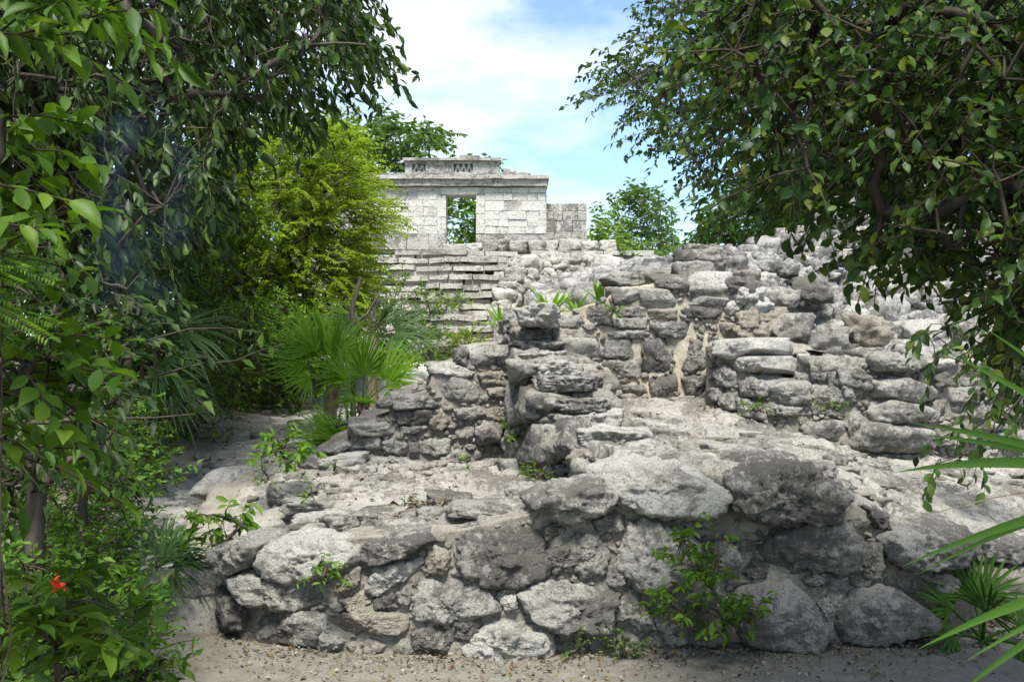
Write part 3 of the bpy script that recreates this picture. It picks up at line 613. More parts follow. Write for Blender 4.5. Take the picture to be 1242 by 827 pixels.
pb = lay(BW, bkw, (560, 300), 3.18, R4b, lvl=4, prot=.032, rough=.07)
chink(BW, bkw, [(640, 390), (740, 360), (890, 345), (955, 420), (940, 470), (860, 490), (690, 490), (640, 440)], pb, 170, 11, 2.5, mat='fill', seed=12)
top = []
for px, py, Y, d, tn in [(850, 317, 8.9, (.22, .18, .1), 'dark'), (858, 305, 9.0, (.14, .12, .06), 'mid'), (843, 309, 8.95, (.1, .1, .09), 'dark'), (836, 330, 8.8, (.2, .15, .08), 'mid'), (875, 326, 8.9, (.2, .15, .09), 'mid'), (890, 325, 9, (.1, .12, .14), 'dark'), (770, 341, 8.8, (.3, .2, .06), 'mid'), (800, 334, 9.0, (.26, .2, .05), 'mid')]:
    C = P(px, py, Y); V, F = box_rock(C, d, rng.uniform(-.4, .4), 4, rough=.1); add_mesh('stone', V, [F], M[tn], bkw, loc=C)

# ================================================================ bench wall
NW = Wall([(855, 8.2, 420, 505), (872, 8.0, 418, 508), (890, 7.8, 440, 515), (920, 7.62, 462, 530), (960, 7.5, 470, 548), (1030, 7.38, 474, 566), (1044, 7.36, 434, 572), (1130, 7.55, 436, 580), (1180, 7.75, 440, 580), (1242, 8.0, 440, 575), (1420, 8.7, 440, 570)], thick=.8, batter=.06, drop=-.06)
ben = thing('bench_wall', 'curved low bench wall of rounded limestone blocks at right under the overhanging leaves', 'stone wall', (2.5, 7.6, .6))
NW.core('mortar', ben, M['mortar'], amp=.025, setback=.01)
R5 = [('l', [(80, 447), (180, 442), (200, 470), (130, 500), (85, 490)], dict(back=.4)), ('l', [(130, 503), (215, 500), (235, 530), (190, 545), (130, 530)], dict(back=.4)), ('m', [(140, 572), (190, 557), (240, 590), (230, 620), (160, 620)], dict(back=.3)), ('m', [(245, 590), (290, 575), (360, 580), (370, 640), (300, 645), (245, 625)], dict(p=8)),
      ('m', [(380, 600), (440, 590), (505, 615), (500, 640), (390, 645)], dict(back=.3)), ('m', [(230, 640), (340, 655), (330, 680), (235, 680)]), ('d', [(370, 655), (490, 650), (490, 685), (380, 680)], dict(prot=.02)), ('m', [(340, 720), (380, 697), (470, 700), (485, 750), (440, 765), (350, 755)]),
      ('m', [(80, 540), (110, 525), (135, 550), (130, 590), (85, 585)]), ('m', [(50, 600), (100, 590), (100, 640), (55, 630)]), ('m', [(100, 615), (140, 610), (145, 660), (110, 670)]), ('m', [(145, 625), (220, 640), (225, 690), (150, 680)]), ('m', [(550, 490), (600, 485), (700, 500), (720, 525), (660, 548), (560, 542)], dict(prot=.13, back=.5)),
      ('m', [(560, 572), (640, 560), (740, 595), (745, 625), (660, 640), (570, 620)], dict(prot=.13)), ('m', [(550, 652), (600, 630), (720, 650), (725, 690), (640, 710), (555, 695)], dict(prot=.13)), ('m', [(515, 722), (540, 702), (720, 717), (725, 760), (690, 795), (530, 790), (512, 770)], dict(prot=.18, p=14)),
      ('m', [(492, 660), (525, 655), (520, 765), (490, 770)], dict(prot=.03)), ('m', [(730, 650), (760, 645), (765, 690), (735, 705)]), ('m', [(560, 802), (600, 797), (600, 827), (565, 827)]), ('m', [(610, 802), (720, 797), (715, 827), (610, 827)]), ('m', [(750, 550), (790, 545), (800, 590), (755, 590)]), ('l', [(720, 512), (830, 507), (800, 530), (730, 532)], dict(back=.4)),
      ('m', [(860, 650), (930, 650), (935, 685), (870, 690)]), ('m', [(940, 650), (1000, 650), (1039, 690), (950, 690)]), ('m', [(910, 740), (1040, 725), (1040, 770), (920, 780)]), ('m', [(830, 700), (1000, 705), (1000, 725), (840, 720)]), ('l', [(900, 580), (1000, 575), (1010, 610), (910, 610)]), ('m', [(820, 735), (900, 730), (900, 765), (830, 760)]),
      ('l', [(900, 515), (1030, 505), (1040, 530), (910, 540)], dict(back=.4)), ('m', [(810, 600), (890, 590), (890, 640), (810, 640)]), ('m', [(760, 735), (810, 735), (815, 770), (760, 775)]), ('m', [(1050, 640), (1150, 640), (1150, 700), (1050, 700)]), ('m', [(1060, 720), (1180, 720), (1180, 780), (1060, 780)]), ('m', [(1050, 560), (1200, 555), (1200, 620), (1050, 620)]), ('l', [(1060, 510), (1220, 500), (1230, 540), (1060, 545)], dict(back=.4))]
pn = lay(NW, ben, (840, 240), 2.585, R5, lvl=4, prot=.06, rough=.075)
chink(NW, ben, [(862, 425), (900, 462), (1030, 478), (1044, 440), (1300, 445), (1300, 565), (1044, 565), (960, 540), (862, 500)], pn, 220, 12, 2.5, seed=15)

for px, py, Y, s in [(985, 463, 7.75, .1), (1003, 452, 7.7, .13), (1024, 447, 7.6, .13), (1012, 466, 7.55, .1), (1038, 456, 7.45, .1), (1030, 470, 7.45, .08)]:
    C = P(px, py, Y); V, F = box_rock(C, (s * 1.2, s, s * .8), rng.uniform(-.4, .4), 4, rough=.14, tilt=.2, p=18); add_mesh('stone', V, [F], M['mid'], ben, loc=C)
for px, py, Y, s in [(896, 348, 8.5, .1), (906, 358, 8.48, .09), (917, 372, 8.5, .1), (929, 386, 8.52, .1), (941, 398, 8.52, .09), (953, 412, 8.55, .1), (908, 385, 8.42, .08), (922, 402, 8.42, .09), (900, 402, 8.4, .08), (935, 420, 8.45, .09)]:
    C = P(px, py, Y); V, F = box_rock(C, (s * 1.25, s, s * .8), rng.uniform(-.5, .5), 4, rough=.14, tilt=.25, p=18); add_mesh('stone', V, [F], M[str(rng.choice(['mid', 'light', 'tan']))], bkw, loc=C)
# ================================================================ rubble mound above the bench
mnd = thing('rubble_mound', 'tall ragged mound of grey rubble core rising behind the bench wall at right', 'ruin', (3, 9.2, 1))
ca = np.array([(815, 8.7, 360, 9.4, 345), (845, 8.6, 375, 9.5, 325), (893, 8.35, 410, 9.6, 309), (910, 8.2, 430, 9.7, 300), (930, 8.1, 448, 9.8, 288), (960, 8.0, 462, 9.9, 284), (1000, 7.95, 468, 10.1, 273), (1035, 7.95, 466, 10.3, 262), (1090, 8.0, 440, 10.4, 262), (1242, 8.3, 440, 10.4, 256), (1420, 8.9, 440, 10.4, 290), (1500, 9.2, 440, 10.4, 330)], float)
npx = 560; nf = 200
pxm = np.linspace(815, 1500, npx); fm = np.linspace(0, 1, nf)
PX, FM = np.meshgrid(pxm, fm, indexing='ij'); I = [np.interp(PX, ca[:, 0], ca[:, k]) for k in (1, 2, 3, 4)]
prof = np.where(FM < .22, FM * .28, .0616 + (FM - .22) / .78 * .9384)      # a short ledge first, then the steep face
depf = np.where(FM < .22, FM / .22 * .34, .34 + (FM - .22) / .78 * .66)
Vm = P(PX.ravel(), (I[1] + (I[3] - I[1]) * prof).ravel(), (I[0] + (I[2] - I[0]) * depf).ravel())
rough = fbm(Vm * 1.9, 4, 70) * .17 + fbm(Vm * 4.5, 6, 71, .68, True) * .15
Vm[:, 1] -= rough; Vm[:, 2] += rough * .45
bkr = []
for dy, dz in ((.5, .02), (1.2, -.35), (2.2, -1.4)):
    e_ = Vm.reshape(npx, nf, 3)[:, -1].copy(); e_[:, 1] += dy; e_[:, 2] += dz; bkr.append(e_)
Vg = np.concatenate([Vm.reshape(npx, nf, 3), np.stack(bkr, 1)], 1)
add_mesh('rubble_core', Vg.reshape(-1, 3), [grid_faces(npx, nf + 3)], M['rubble'], mnd)
acc = Acc(); Vs = Vm.reshape(npx, nf, 3)
for k in range(1500):
    i, j = rng.integers(0, npx), rng.integers(20, nf); s = rng.gamma(3, .014) + .025
    V, F = box_rock(Vs[i, j] + np.array([0, .15 * s, 0]), (s * rng.uniform(.8, 1.6), s, s * rng.uniform(.5, 1.1)), rng.uniform(0, 3.1), 3, p=18, rough=.22, tilt=.35); acc.add(V, [F])
acc.build('rubble', M['rubble'], mnd)
big = [(905, 345, 8.9, .12), (945, 365, 8.7, .13), (985, 350, 8.9, .13), (960, 400, 8.4, .14), (1005, 412, 8.3, .15), (1050, 400, 8.4, .14), (920, 405, 8.45, .11), (985, 440, 8.15, .1), (1120, 410, 8.5, .16), (1180, 400, 8.6, .17), (930, 438, 8.2, .1)]
for px, py, Y, s in big:
    C = P(px, py, Y); V, F = box_rock(C, (s * 1.1, s * .8, s * .8), rng.uniform(-.8, .8), 4, rough=.2, tilt=.3, p=18); add_mesh('stone', V, [F], M[rng.choice(['mid', 'mid', 'light', 'tan'])], mnd, loc=C)
# ================================================================ far terrace, stairs and temple
ter = thing('rubble_terrace', 'grey rubble ledge behind the back wall running to the right side of the stairs', 'ruin', (1, 11, 1))
zt = tps([(600, 402, 9.0), (740, 372, 9.0), (800, 345, 9.0), (900, 335, 9.2), (560, 405, 11), (700, 372, 11.5), (800, 335, 11.5), (900, 322, 11.5), (600, 395, 15), (720, 350, 15), (830, 322, 15), (900, 320, 15), (770, 325, 18), (900, 325, 18)])
surface('ledge', ter, M['slab'], XY([(590, 8.8), (900, 8.8), (930, 12), (900, 20), (640, 20), (640, 14)]), zt, step=.06, cs=2.2, amp=3, seed=14)
acc = Acc()
for k in range(260):
    px, Y = rng.uniform(650, 860), rng.uniform(9.2, 18); c = P(px, 413, Y); z = zt(c[None, :2])[0]; s = rng.uniform(.07, .2)
    V, F = box_rock((c[0], c[1], z + s * .3), (s * 1.3, s, s * .7), rng.uniform(0, 3), 2, rough=.1, tilt=.3); acc.add(V, [F])
acc.build('rubble', M['rubble'], ter)
def boxmesh(acc, x0, x1, y0, y1, z0, z1, step=.1, amp=.012, seed=0):
    def face(a, b, c):   # a origin, b and c spanning vectors
        nb, nc = max(2, int(np.linalg.norm(b) / step) + 1), max(2, int(np.linalg.norm(c) / step) + 1)
        s, t = np.meshgrid(np.linspace(0, 1, nb), np.linspace(0, 1, nc), indexing='ij'); V = np.array(a) + s.reshape(-1, 1) * np.array(b) + t.reshape(-1, 1) * np.array(c)
        d = np.stack([fbm(V * 2.5 + k * 9, 4, seed + k) for k in range(3)], -1) * amp; acc.add(V + d, [grid_faces(nb, nc)])
    dx, dy, dz = x1 - x0, y1 - y0, z1 - z0
    face((x0, y0, z0), (dx, 0, 0), (0, 0, dz)); face((x0, y1, z0), (0, 0, dz), (dx, 0, 0)); face((x0, y0, z0), (0, 0, dz), (0, dy, 0)); face((x1, y0, z0), (0, dy, 0), (0, 0, dz)); face((x0, y0, z1), (dx, 0, 0), (0, dy, 0)); face((x0, y0, z0), (0, dy, 0), (dx, 0, 0))
# ---- stairs: nine treads rising to the temple
st = thing('stone_staircase', 'wide worn stone staircase rising to the small temple', 'staircase', (-.8, 20, 1.4))
NST = 10; Y0, Y1 = 17.6, 23.0; zA, zB = 1.40, EYE + (413 - 303) * Y1 / 1200
for k in range(NST):
    Yk = Y0 + (Y1 - Y0) * k / (NST - 1); z1 = zA + (zB - zA) * (k + 1) / NST; h = (zB - zA) / NST; acc = Acc()
    xl = (425 - 621) * Yk / 1200; xr = (628 - 621) * Yk / 1200 + (0.4 if k < 6 else (.55 + (k - 6) * .55))
    for row in range(2):
        x = xl - rng.uniform(0, .4); hh = h / 2
        while x < xr:
            w = rng.choice([.22, .35, .5, .75, 1.0]) * rng.uniform(.8, 1.2); zc = z1 - hh * (1.5 - row)
            if rng.random() > .03:
                f0 = Yk + (0 if row else .07) + rng.normal(0, .035); dz = rng.normal(0, .012)
                boxmesh(acc, x + .012, x + w - .012, f0, Yk + .72, zc - hh * .5 + .01 + dz, zc + hh * .5 - .002 + dz, .09, .045, int(rng.integers(0, 900)))
            x += w
    acc.build('step', M['stair'], st)
cw = Acc(); zc = [(Y0 + .25, .9), (Y0 + .25, zA + .1)] + [(Y0 + (Y1 - Y0) * k / (NST - 1) + .3, zA + (zB - zA) * (k + .38) / NST) for k in range(NST)] + [(Y1 + 3, zB - .06), (Y1 + 8, zB - .06), (Y1 + 8, .5)]
xx = np.linspace(-6.5, 2.6, 120); V = np.array([[(x, y, z) for (y, z) in zc] for x in xx]); sh = V.shape[:2]; V = V.reshape(-1, 3); V[:, 2] += fbm(V * 3, 3, 3) * .05; V[:, 1] += fbm(V * 3, 3, 4) * .06
add_mesh('stair_core', V, [grid_faces(*sh)], M['mortar'], st)
# ---- rubble cheek right of the stairs
CW = Wall([(600, 17.0, 395, 440), (616, 17.2, 345, 440), (625, 17.6, 318, 440), (700, 18.2, 312, 430), (722, 18.6, 313, 420), (740, 19, 320, 410), (775, 19.8, 322, 400), (800, 20.5, 330, 390)], thick=2.5, batter=.25, tdir=(0, 1, 0))
ck = thing('stair_cheek_wall', 'rough rubble wall flanking the right side of the far stairs', 'stone wall', (.9, 18, 1.3))
CW.core('mortar', ck, M['mortar'], step=.06, amp=.1, top_amp=.06)
acc = Acc()
for k in range(850):
    px = rng.uniform(606, 795); Y, t, b = CW.cols(px); py = rng.uniform(t - 3, min(b, 400)); C = CW.pos(np.array([px]), np.array([py]))[0]; s = rng.gamma(4, .012) + .03
    V, F = box_rock(C, (s * rng.uniform(1, 2.1), s, s * rng.uniform(.6, 1)), rng.normal(0, .3), 3, p=24, rough=.14, tilt=.2); acc.add(V, [F])
acc.build('rubble', M['stair'], ck)
# ---- temple
TY = 25.2
def tz(py): return EYE - (py - 413) * TY / 1200
def tx(px): return (px - 621) * TY / 1200
tem = thing('stone_temple', 'small pale Mayan temple with an open doorway, moulded cornice and roof crest atop the stairs', 'temple', (tx(560), TY, tz(300)))
def courses(acc, px0, px1, py0, py1, Yf, hs=(9, 14), ws=(12, 27), gap=1.0, dep=.1, skip=(), lvl=3):
    y = py1
    while y > py0 + 4:
        h = min(rng.uniform(*hs), y - py0); x = px0
        while x < px1 - 3:
            w = min(rng.uniform(*ws), px1 - x)
            if px1 - x - w < 6: w = px1 - x
            f0 = Yf - dep + rng.normal(0, .009); g0 = .0055
            boxmesh(acc, tx(x) + g0, tx(x + w) - g0, f0, Yf + dep * .3, tz(y) + g0, tz(y - h) - g0, .07, .011, int(rng.integers(0, 900)))
            x += w
        y -= h
D0, D1, DT, DB = 541, 577, 236, 297
acc = Acc(); boxmesh(acc, tx(395), tx(D0 - .5), TY + .08, TY + .7, tz(306), tz(226)); boxmesh(acc, tx(D1 + .5), tx(663), TY + .08, TY + .7, tz(306), tz(226), seed=5); boxmesh(acc, tx(D0 - .5), tx(D1 + .5), TY + .085, TY + .7, tz(DT - 1), tz(226.5), seed=7)
boxmesh(acc, tx(660.5), tx(662.8), TY + .72, TY + 2.6, tz(306), tz(228), seed=8); boxmesh(acc, tx(396), tx(404), TY + .72, TY + 2.6, tz(306), tz(228), seed=9)
acc.build('facade', M['temple'], tem)
for x0_, x1_ in ((400, 530), (588, 662)):
    acc = Acc(); courses(acc, x0_, x1_, 227, 283, TY + .142, hs=(8, 13), ws=(9, 24))
    if x0_ == 400: courses(acc, 530, D0, 235.5, 283, TY + .135, (17, 26), (13, 13))
    else: courses(acc, D1, 588, 235.5, 283, TY + .135, (17, 26), (13, 13))
    acc.build('block_course', M['temple'], tem)
for x0_, x1_ in ((400, D0 - 1), (D1, 664)):
    acc = Acc(); courses(acc, x0_, x1_, 283, 303, TY - .02, (17, 20), (14, 28), dep=.14); acc.build('base_course', M['temple_grey'], tem)
V, F = box_rock((tx(559), TY + .22, tz(231)), (26 * TY / 1200, .2, 4.6 * TY / 1200), 0, 4, p=24, rough=.04, tilt=.01, chamf=1); add_mesh('lintel', V, [F], M['temple'], tem)
V, F = box_rock((tx(559), TY + .05, tz(301)), (22 * TY / 1200, .35, 4.5 * TY / 1200), 0, 4, p=24, rough=.05, tilt=.01, chamf=1); add_mesh('door_sill', V, [F], M['temple_grey'], tem)
acc = Acc(); boxmesh(acc, tx(400), tx(664), TY - .09, TY + .8, tz(225.5), tz(218), amp=.02); boxmesh(acc, tx(398), tx(666), TY - .17, TY + .86, tz(217.6), tz(213), amp=.025, seed=4)
boxmesh(acc, tx(402), tx(640), TY + .02, TY + .7, tz(212.8), tz(209), amp=.02, seed=6); acc.build('cornice', M['temple_grey'], tem)
acc = Acc(); boxmesh(acc, tx(491), tx(500), TY + .02, TY + .55, tz(211), tz(195), seed=2); boxmesh(acc, tx(516.2), tx(550), TY + .02, TY + .55, tz(211), tz(195), seed=3); boxmesh(acc, tx(573.2), tx(606), TY + .02, TY + .55, tz(211), tz(195), seed=5)
for a, b in ((500, 516.2), (550, 573.2)):
    boxmesh(acc, tx(a), tx(b), TY + .03, TY + .55, tz(211), tz(207.8)); boxmesh(acc, tx(a), tx(b), TY + .03, TY + .55, tz(198), tz(195)); boxmesh(acc, tx(a), tx(b), TY + .16, TY + .55, tz(207.8), tz(198))
acc.build('roof_crest', M['temple_grey'], tem)
acc = Acc()
for px in (504.5, 511.5, 555, 562, 569):
    for s in (-1, 1):
        acc = Acc(); A = np.array([tx(px - 3.2 * s), TY + .1, tz(207.6)]); B = np.array([tx(px + .3 * s), TY + .1, tz(198.2)]); tube(acc, [A, B], [.042, .036], 4); acc.build('niche_bar', M['temple'], tem)
acc = Acc(); boxmesh(acc, tx(489), tx(608), TY - .08, TY + .62, tz(194.7), tz(191.5), amp=.03); boxmesh(acc, tx(558), tx(582), TY - .05, TY + .6, tz(191.3), tz(188.5), amp=.02, seed=4); acc.build('crest_cap', M['temple_grey'], tem)
acc = Acc()
for px, py, w, h in ((617, 207, 12, 4), (614, 204, 8, 2.5), (634, 210, 14, 2.5)):
    V, F = box_rock((tx(px), TY + .3, tz(py)), (w * TY / 2400 * 1.5, .2, h * TY / 2400 * 1.2), 0, 3); acc.add(V, [F])
acc.build('loose_block', M['temple_grey'], tem)
# ---- wing wall beside the temple
wg = thing('wing_wall', 'lower grey block wall standing against the right side of the temple', 'stone wall', (tx(690), TY + .4, tz(300)))
acc = Acc(); boxmesh(acc, tx(655), tx(713), TY + .5, TY + 1.3, tz(306), tz(247)); acc.build('wall_core', M['mortar'], wg)
acc = Acc(); courses(acc, 655, 713, 244, 298, TY + .45, (7, 15), (10, 22), dep=.12); acc.build('block_course', M['temple_grey'], wg)
acc = Acc()
for px in np.arange(664, 672, 4): pass
kb = thing('plinth_kerb', 'row of rough upright kerb blocks at the foot of the temple', 'kerb', (tx(650), TY - .6, tz(306)))
x = 566
for w in (20, 18, 14, 22, 20, 16, 26, 20, 22):
    yy = TY - .5 - (x - 560) * .002; hgt = rng.uniform(12, 17) if x > 600 else 11
    V, F = box_rock((tx(x + w / 2), yy, tz(309 - hgt / 2)), (w * TY / 2400 * .96, .22, hgt * TY / 2400), rng.normal(0, .06), 4, p=14, rough=.09, tilt=.08); C = V.mean(0)
    add_mesh('stone', V, [F], M['mid' if rng.random() < .5 else 'light'], kb, loc=C); x += w
acc = Acc(); boxmesh(acc, tx(560), tx(745), TY - .4, TY + .4, tz(312), tz(303), amp=.05); acc.build('footing', M['mortar'], kb)
# ================================================================ vegetation helpers
T11 = np.array([(0, 0, 0), (.22, -.34, .05), (.22, 0, -.01), (.22, .34, .05), (.5, -.5, .06), (.5, 0, -.03), (.5, .5, .06), (.78, -.33, .0), (.78, 0, -.07), (.78, .33, .0), (1, 0, -.16)])
F11 = (np.array([(0, 1, 2), (0, 2, 3), (7, 10, 8), (8, 10, 9)]), np.array([(1, 4, 5, 2), (2, 5, 6, 3), (4, 7, 8, 5), (5, 8, 9, 6)]))
T6 = np.array([(0, 0, 0), (.4, -.5, .07), (.45, 0, -.03), (.4, .5, .07), (1, 0, -.1)])
F6 = (np.array([(0, 1, 2), (0, 2, 3), (1, 4, 2), (2, 4, 3)]),)
T4 = np.array([(0, 0, 0), (.45, -.5, .08), (1, 0, -.05), (.45, .5, .08)])
F4 = (np.array([(0, 1, 2), (0, 2, 3)]),)
TPL = {11: (T11, F11), 6: (T6, F6), 4: (T4, F4)}
def leaves(acc, pos, d, nrm, size, width, tpl=11, curl=1.0):
    T, FF = TPL[tpl]; n = len(pos); d = unit(d); s = unit(np.cross(nrm, d)); u = np.cross(d, s)
    size = np.broadcast_to(size, (n,))[:, None, None]; wd = np.broadcast_to(width, (n,))[:, None, None]
    cu = (curl * rng.uniform(.3, 2.2, n))[:, None, None]
    V = pos[:, None] + size * (T[None, :, 0:1] * d[:, None] + T[None, :, 1:2] * wd * s[:, None] + T[None, :, 2:3] * cu * u[:, None])
    acc.add(V.reshape(-1, 3), [(f[None] + (np.arange(n) * len(T))[:, None, None]).reshape(-1, f.shape[1]) for f in FF])
def sprays(acc, tw, c, d, Ln, nl, size, width, tpl, hang=.3, spread=.8, flat=.5, jit=.3, curl=1.0):
    """leafy twigs: c start points, d directions; leaves alternate along each twig"""
    n = len(c); Ln = np.broadcast_to(Ln, (n,)); d = unit(d); t = (np.arange(nl) + .6) / nl
    side = unit(np.cross(d, np.array([0, 0, 1.]) + rng.normal(0, .25, (n, 3)))); up = np.cross(side, d)
    sag = np.array([0, 0, -1.]) * hang
    p = c[:, None] + d[:, None] * (t[None, :, None] * Ln[:, None, None]) + sag * (t ** 2)[None, :, None] * Ln[:, None, None] * .6
    sg = np.where(np.arange(nl) % 2 == 0, 1, -1)[None, :, None]
    ld = d[:, None] * .55 + side[:, None] * sg * spread + sag * 1.3 + rng.normal(0, jit, (n, nl, 3))
    nm = up[:, None] * flat * np.sign(up[:, None, 2:3] + 1e-6) + rng.normal(0, jit * 1.2, (n, nl, 3)) + np.array([0, 0, flat * .5])
    sz = size * rng.uniform(.6, 1.15, n * nl)
    leaves(acc, p.reshape(-1, 3), ld.reshape(-1, 3), nm.reshape(-1, 3), sz, width * rng.uniform(.85, 1.15, n * nl), tpl, curl)
    if tw is not None:
        e = c + d * Ln[:, None] + sag * Ln[:, None] * .6; tubes3(tw, c, e, .004, .0015, .03)
def sample(poly, ya, yb, n, clump=0.0, cs=1.2, seed=0):
    """n points spread through the volume a crown fills: outline poly, between distances ya and yb"""
    poly = np.array(poly, float); lo, hi = poly.min(0), poly.max(0); out = []; m = 0
    while m < n:
        q = lo + (hi - lo) * rng.random((n * 3, 2)); q = q[in_poly(q[:, 0], q[:, 1], poly)]
        Y = (rng.random(len(q)) * (yb ** 3 - ya ** 3) + ya ** 3) ** (1 / 3) if yb > ya * 1.5 else rng.uniform(ya, yb, len(q)); w = P(q[:, 0], q[:, 1], Y)
        if clump: w = w[vnoise(w * cs, seed) * .7 + vnoise(w * cs * 2.7, seed + 1) * .5 > rng.uniform(-1, clump, len(w)) * .6 + (clump - .6) * .5]
        out.append(w); m += len(w)
    return np.concatenate(out)[:n]
def skeleton(acc, base, top, pts, M_=50, r0=.12, rmin=.008, jit=.06):
    """limbs from a trunk top to M_ nodes spread among the sprays; returns the nodes"""
    idx = rng.choice(len(pts), min(M_, len(pts)), replace=False); nd = pts[idx]; nd = nd[np.argsort(np.linalg.norm(nd - top, axis=1))]
    nodes = [np.array(top)]; par = [-1]
    for p in nd:
        A = np.array(nodes); dd = np.linalg.norm(A - p, axis=1) + .25 * np.linalg.norm(A - top, axis=1); par.append(int(dd.argmin())); nodes.append(p)
    nodes = np.array(nodes); w = np.ones(len(nodes))
    for k in range(len(nodes) - 1, 0, -1): w[par[k]] += w[k]
    rad = np.maximum(rmin, r0 * (w / w[0]) ** .48)
    for k in range(1, len(nodes)):
        A, B = nodes[par[k]], nodes[k]; l = np.linalg.norm(B - A); m1 = A * .67 + B * .33 + rng.normal(0, jit * l, 3) + np.array([0, 0, .06 * l]); m2 = A * .33 + B * .67 + rng.normal(0, jit * l, 3) + np.array([0, 0, .05 * l])
        ra = min(rad[par[k]], rad[k] * 1.35); tube(acc, [A, m1, m2, B], [ra, rad[k] * 1.1, rad[k], rad[k] * .85], 6 if rad[k] > .02 else 4)
    return nodes
def plant(name, label, cat, base, pts, dirs=None, top=None, r0=.1, nodes=50, leaf=.1, width=.4, nl=9, Ln=.35, tpl=11, hang=.3, spread=.8, flat=.5, jit=.3, mat='leaf_dark', wood='bark', group=None, stems=1, outw=.8, crown='crown', trunk='trunk', tsides=10, curl=1.0, updir=.1, twigs=True):
    base = np.array(base, float); c0 = pts.mean(0)
    t = thing(name, label, cat, base, group)
    if top is None: top = base * .45 + c0 * .55
    top = np.array(top, float); wd = Acc()
    if stems == 1:
        f = np.linspace(0, 1, 7)[:, None]; L_ = np.linalg.norm(top - base); path = base * (1 - f) + top * f + np.concatenate([np.zeros((1, 3)), rng.normal(0, .03 * L_, (5, 3)), np.zeros((1, 3))])
        tube(wd, path, r0 * np.array([1.35, 1.1, 1.05, 1, .95, .9, .85]), tsides)
        nd = skeleton(wd, base, top, pts, nodes, r0 * .8)
    else:
        nd = skeleton(wd, base, base + np.array([0, 0, .03]), pts, nodes, r0, .003)
    d2 = ((pts[:, None] - nd[None]) ** 2).sum(-1); k = d2.argmin(1); A = nd[k]
    if twigs: tubes3(wd, A[np.sqrt(d2.min(1)) < .5 + .02 * base[1]], pts[np.sqrt(d2.min(1)) < .5 + .02 * base[1]], .006 if stems == 1 else .0035, .003 if stems == 1 else .002)
    if dirs is None:
        o = unit(pts - c0) * outw + rng.normal(0, .55, pts.shape); o[:, 2] = o[:, 2] * .6 + updir; dirs = o
    lf = Acc(); tw = Acc(); sprays(lf, tw, pts, dirs, Ln * rng.uniform(.7, 1.25, len(pts)), nl, leaf, width, tpl, hang, spread, flat, jit, curl)
    lf.build(crown, M[mat], t); wd.add(*tw.out()); wd.build(trunk, M[wood], t)
    return t
M['leaf_dark'] = leafmat('leaf_dark_glossy', [(.009, .024, .004), (.015, .037, .006), (.027, .057, .008), (.055, .10, .012)], .45, .22, 1.5, .2)
M['leaf_mid'] = leafmat('leaf_mid_green', [(.045, .11, .010), (.07, .15, .014), (.10, .19, .018), (.135, .225, .025)], .5, .36)
M['leaf_bright'] = leafmat('leaf_yellow_green', [(.10, .165, .012), (.14, .215, .015), (.185, .26, .02), (.235, .30, .03)], .55, .45, 1.6, .15)
M['leaf_big'] = leafmat('leaf_broad_near', [(.030, .070, .006), (.046, .098, .007), (.066, .126, .009), (.095, .16, .012)], .5, .32, 1.6, .2)
M['leaf_right'] = leafmat('leaf_right_tree', [(.014, .034, .007), (.020, .047, .009), (.030, .064, .011), (.036, .076, .014), (.05, .095, .016), (.10, .125, .015)], .48, .28, 1.5, .2)
M['leaf_under'] = leafmat('leaf_understory', [(.03, .08, .009), (.055, .13, .013), (.085, .175, .016), (.12, .215, .022)], .5, .32)
M['leaf_far'] = leafmat('leaf_far_tree', [(.04, .08, .018), (.06, .11, .025), (.085, .15, .03)], .5, .35)
M['leaf_farlight'] = leafmat('leaf_far_light', [(.08, .15, .02), (.12, .2, .03), (.16, .25, .04)], .5, .4)
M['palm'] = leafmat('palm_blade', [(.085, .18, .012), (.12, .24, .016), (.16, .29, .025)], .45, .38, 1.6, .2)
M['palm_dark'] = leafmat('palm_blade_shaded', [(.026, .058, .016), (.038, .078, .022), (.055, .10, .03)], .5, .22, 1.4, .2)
M['palm_near'] = leafmat('palm_blade_near', [(.025, .062, .008), (.034, .08, .010), (.046, .10, .013)], .6, .15, 1.4, .1)
M['litter'] = leafmat('fallen_leaf', [(.06, .035, .02), (.12, .07, .035), (.17, .12, .06), (.10, .09, .06), (.30, .28, .23), (.05, .035, .025), (.25, .17, .03)], .8, .05, 1, .15)
M['red'] = leafmat('red_flower', [(.45, .02, .015), (.55, .05, .02)], .5, .2, 1)
M['bark'] = bark('bark_grey_brown', (.035, .028, .021), (.10, .085, .065))
M['bark_pale'] = bark('bark_pale', (.08, .07, .055), (.22, .195, .155))
M['bark_dark'] = bark('bark_dark', (.022, .018, .013), (.06, .047, .035))
M['dead'] = bark('dead_palm_fibre', (.10, .075, .05), (.26, .21, .15), 30)
def G(px, Y): X = (px - 621) * Y / 1200; return np.array([X, Y, float(terrain(np.array([X]), np.array([Y]))[0]) - .03])

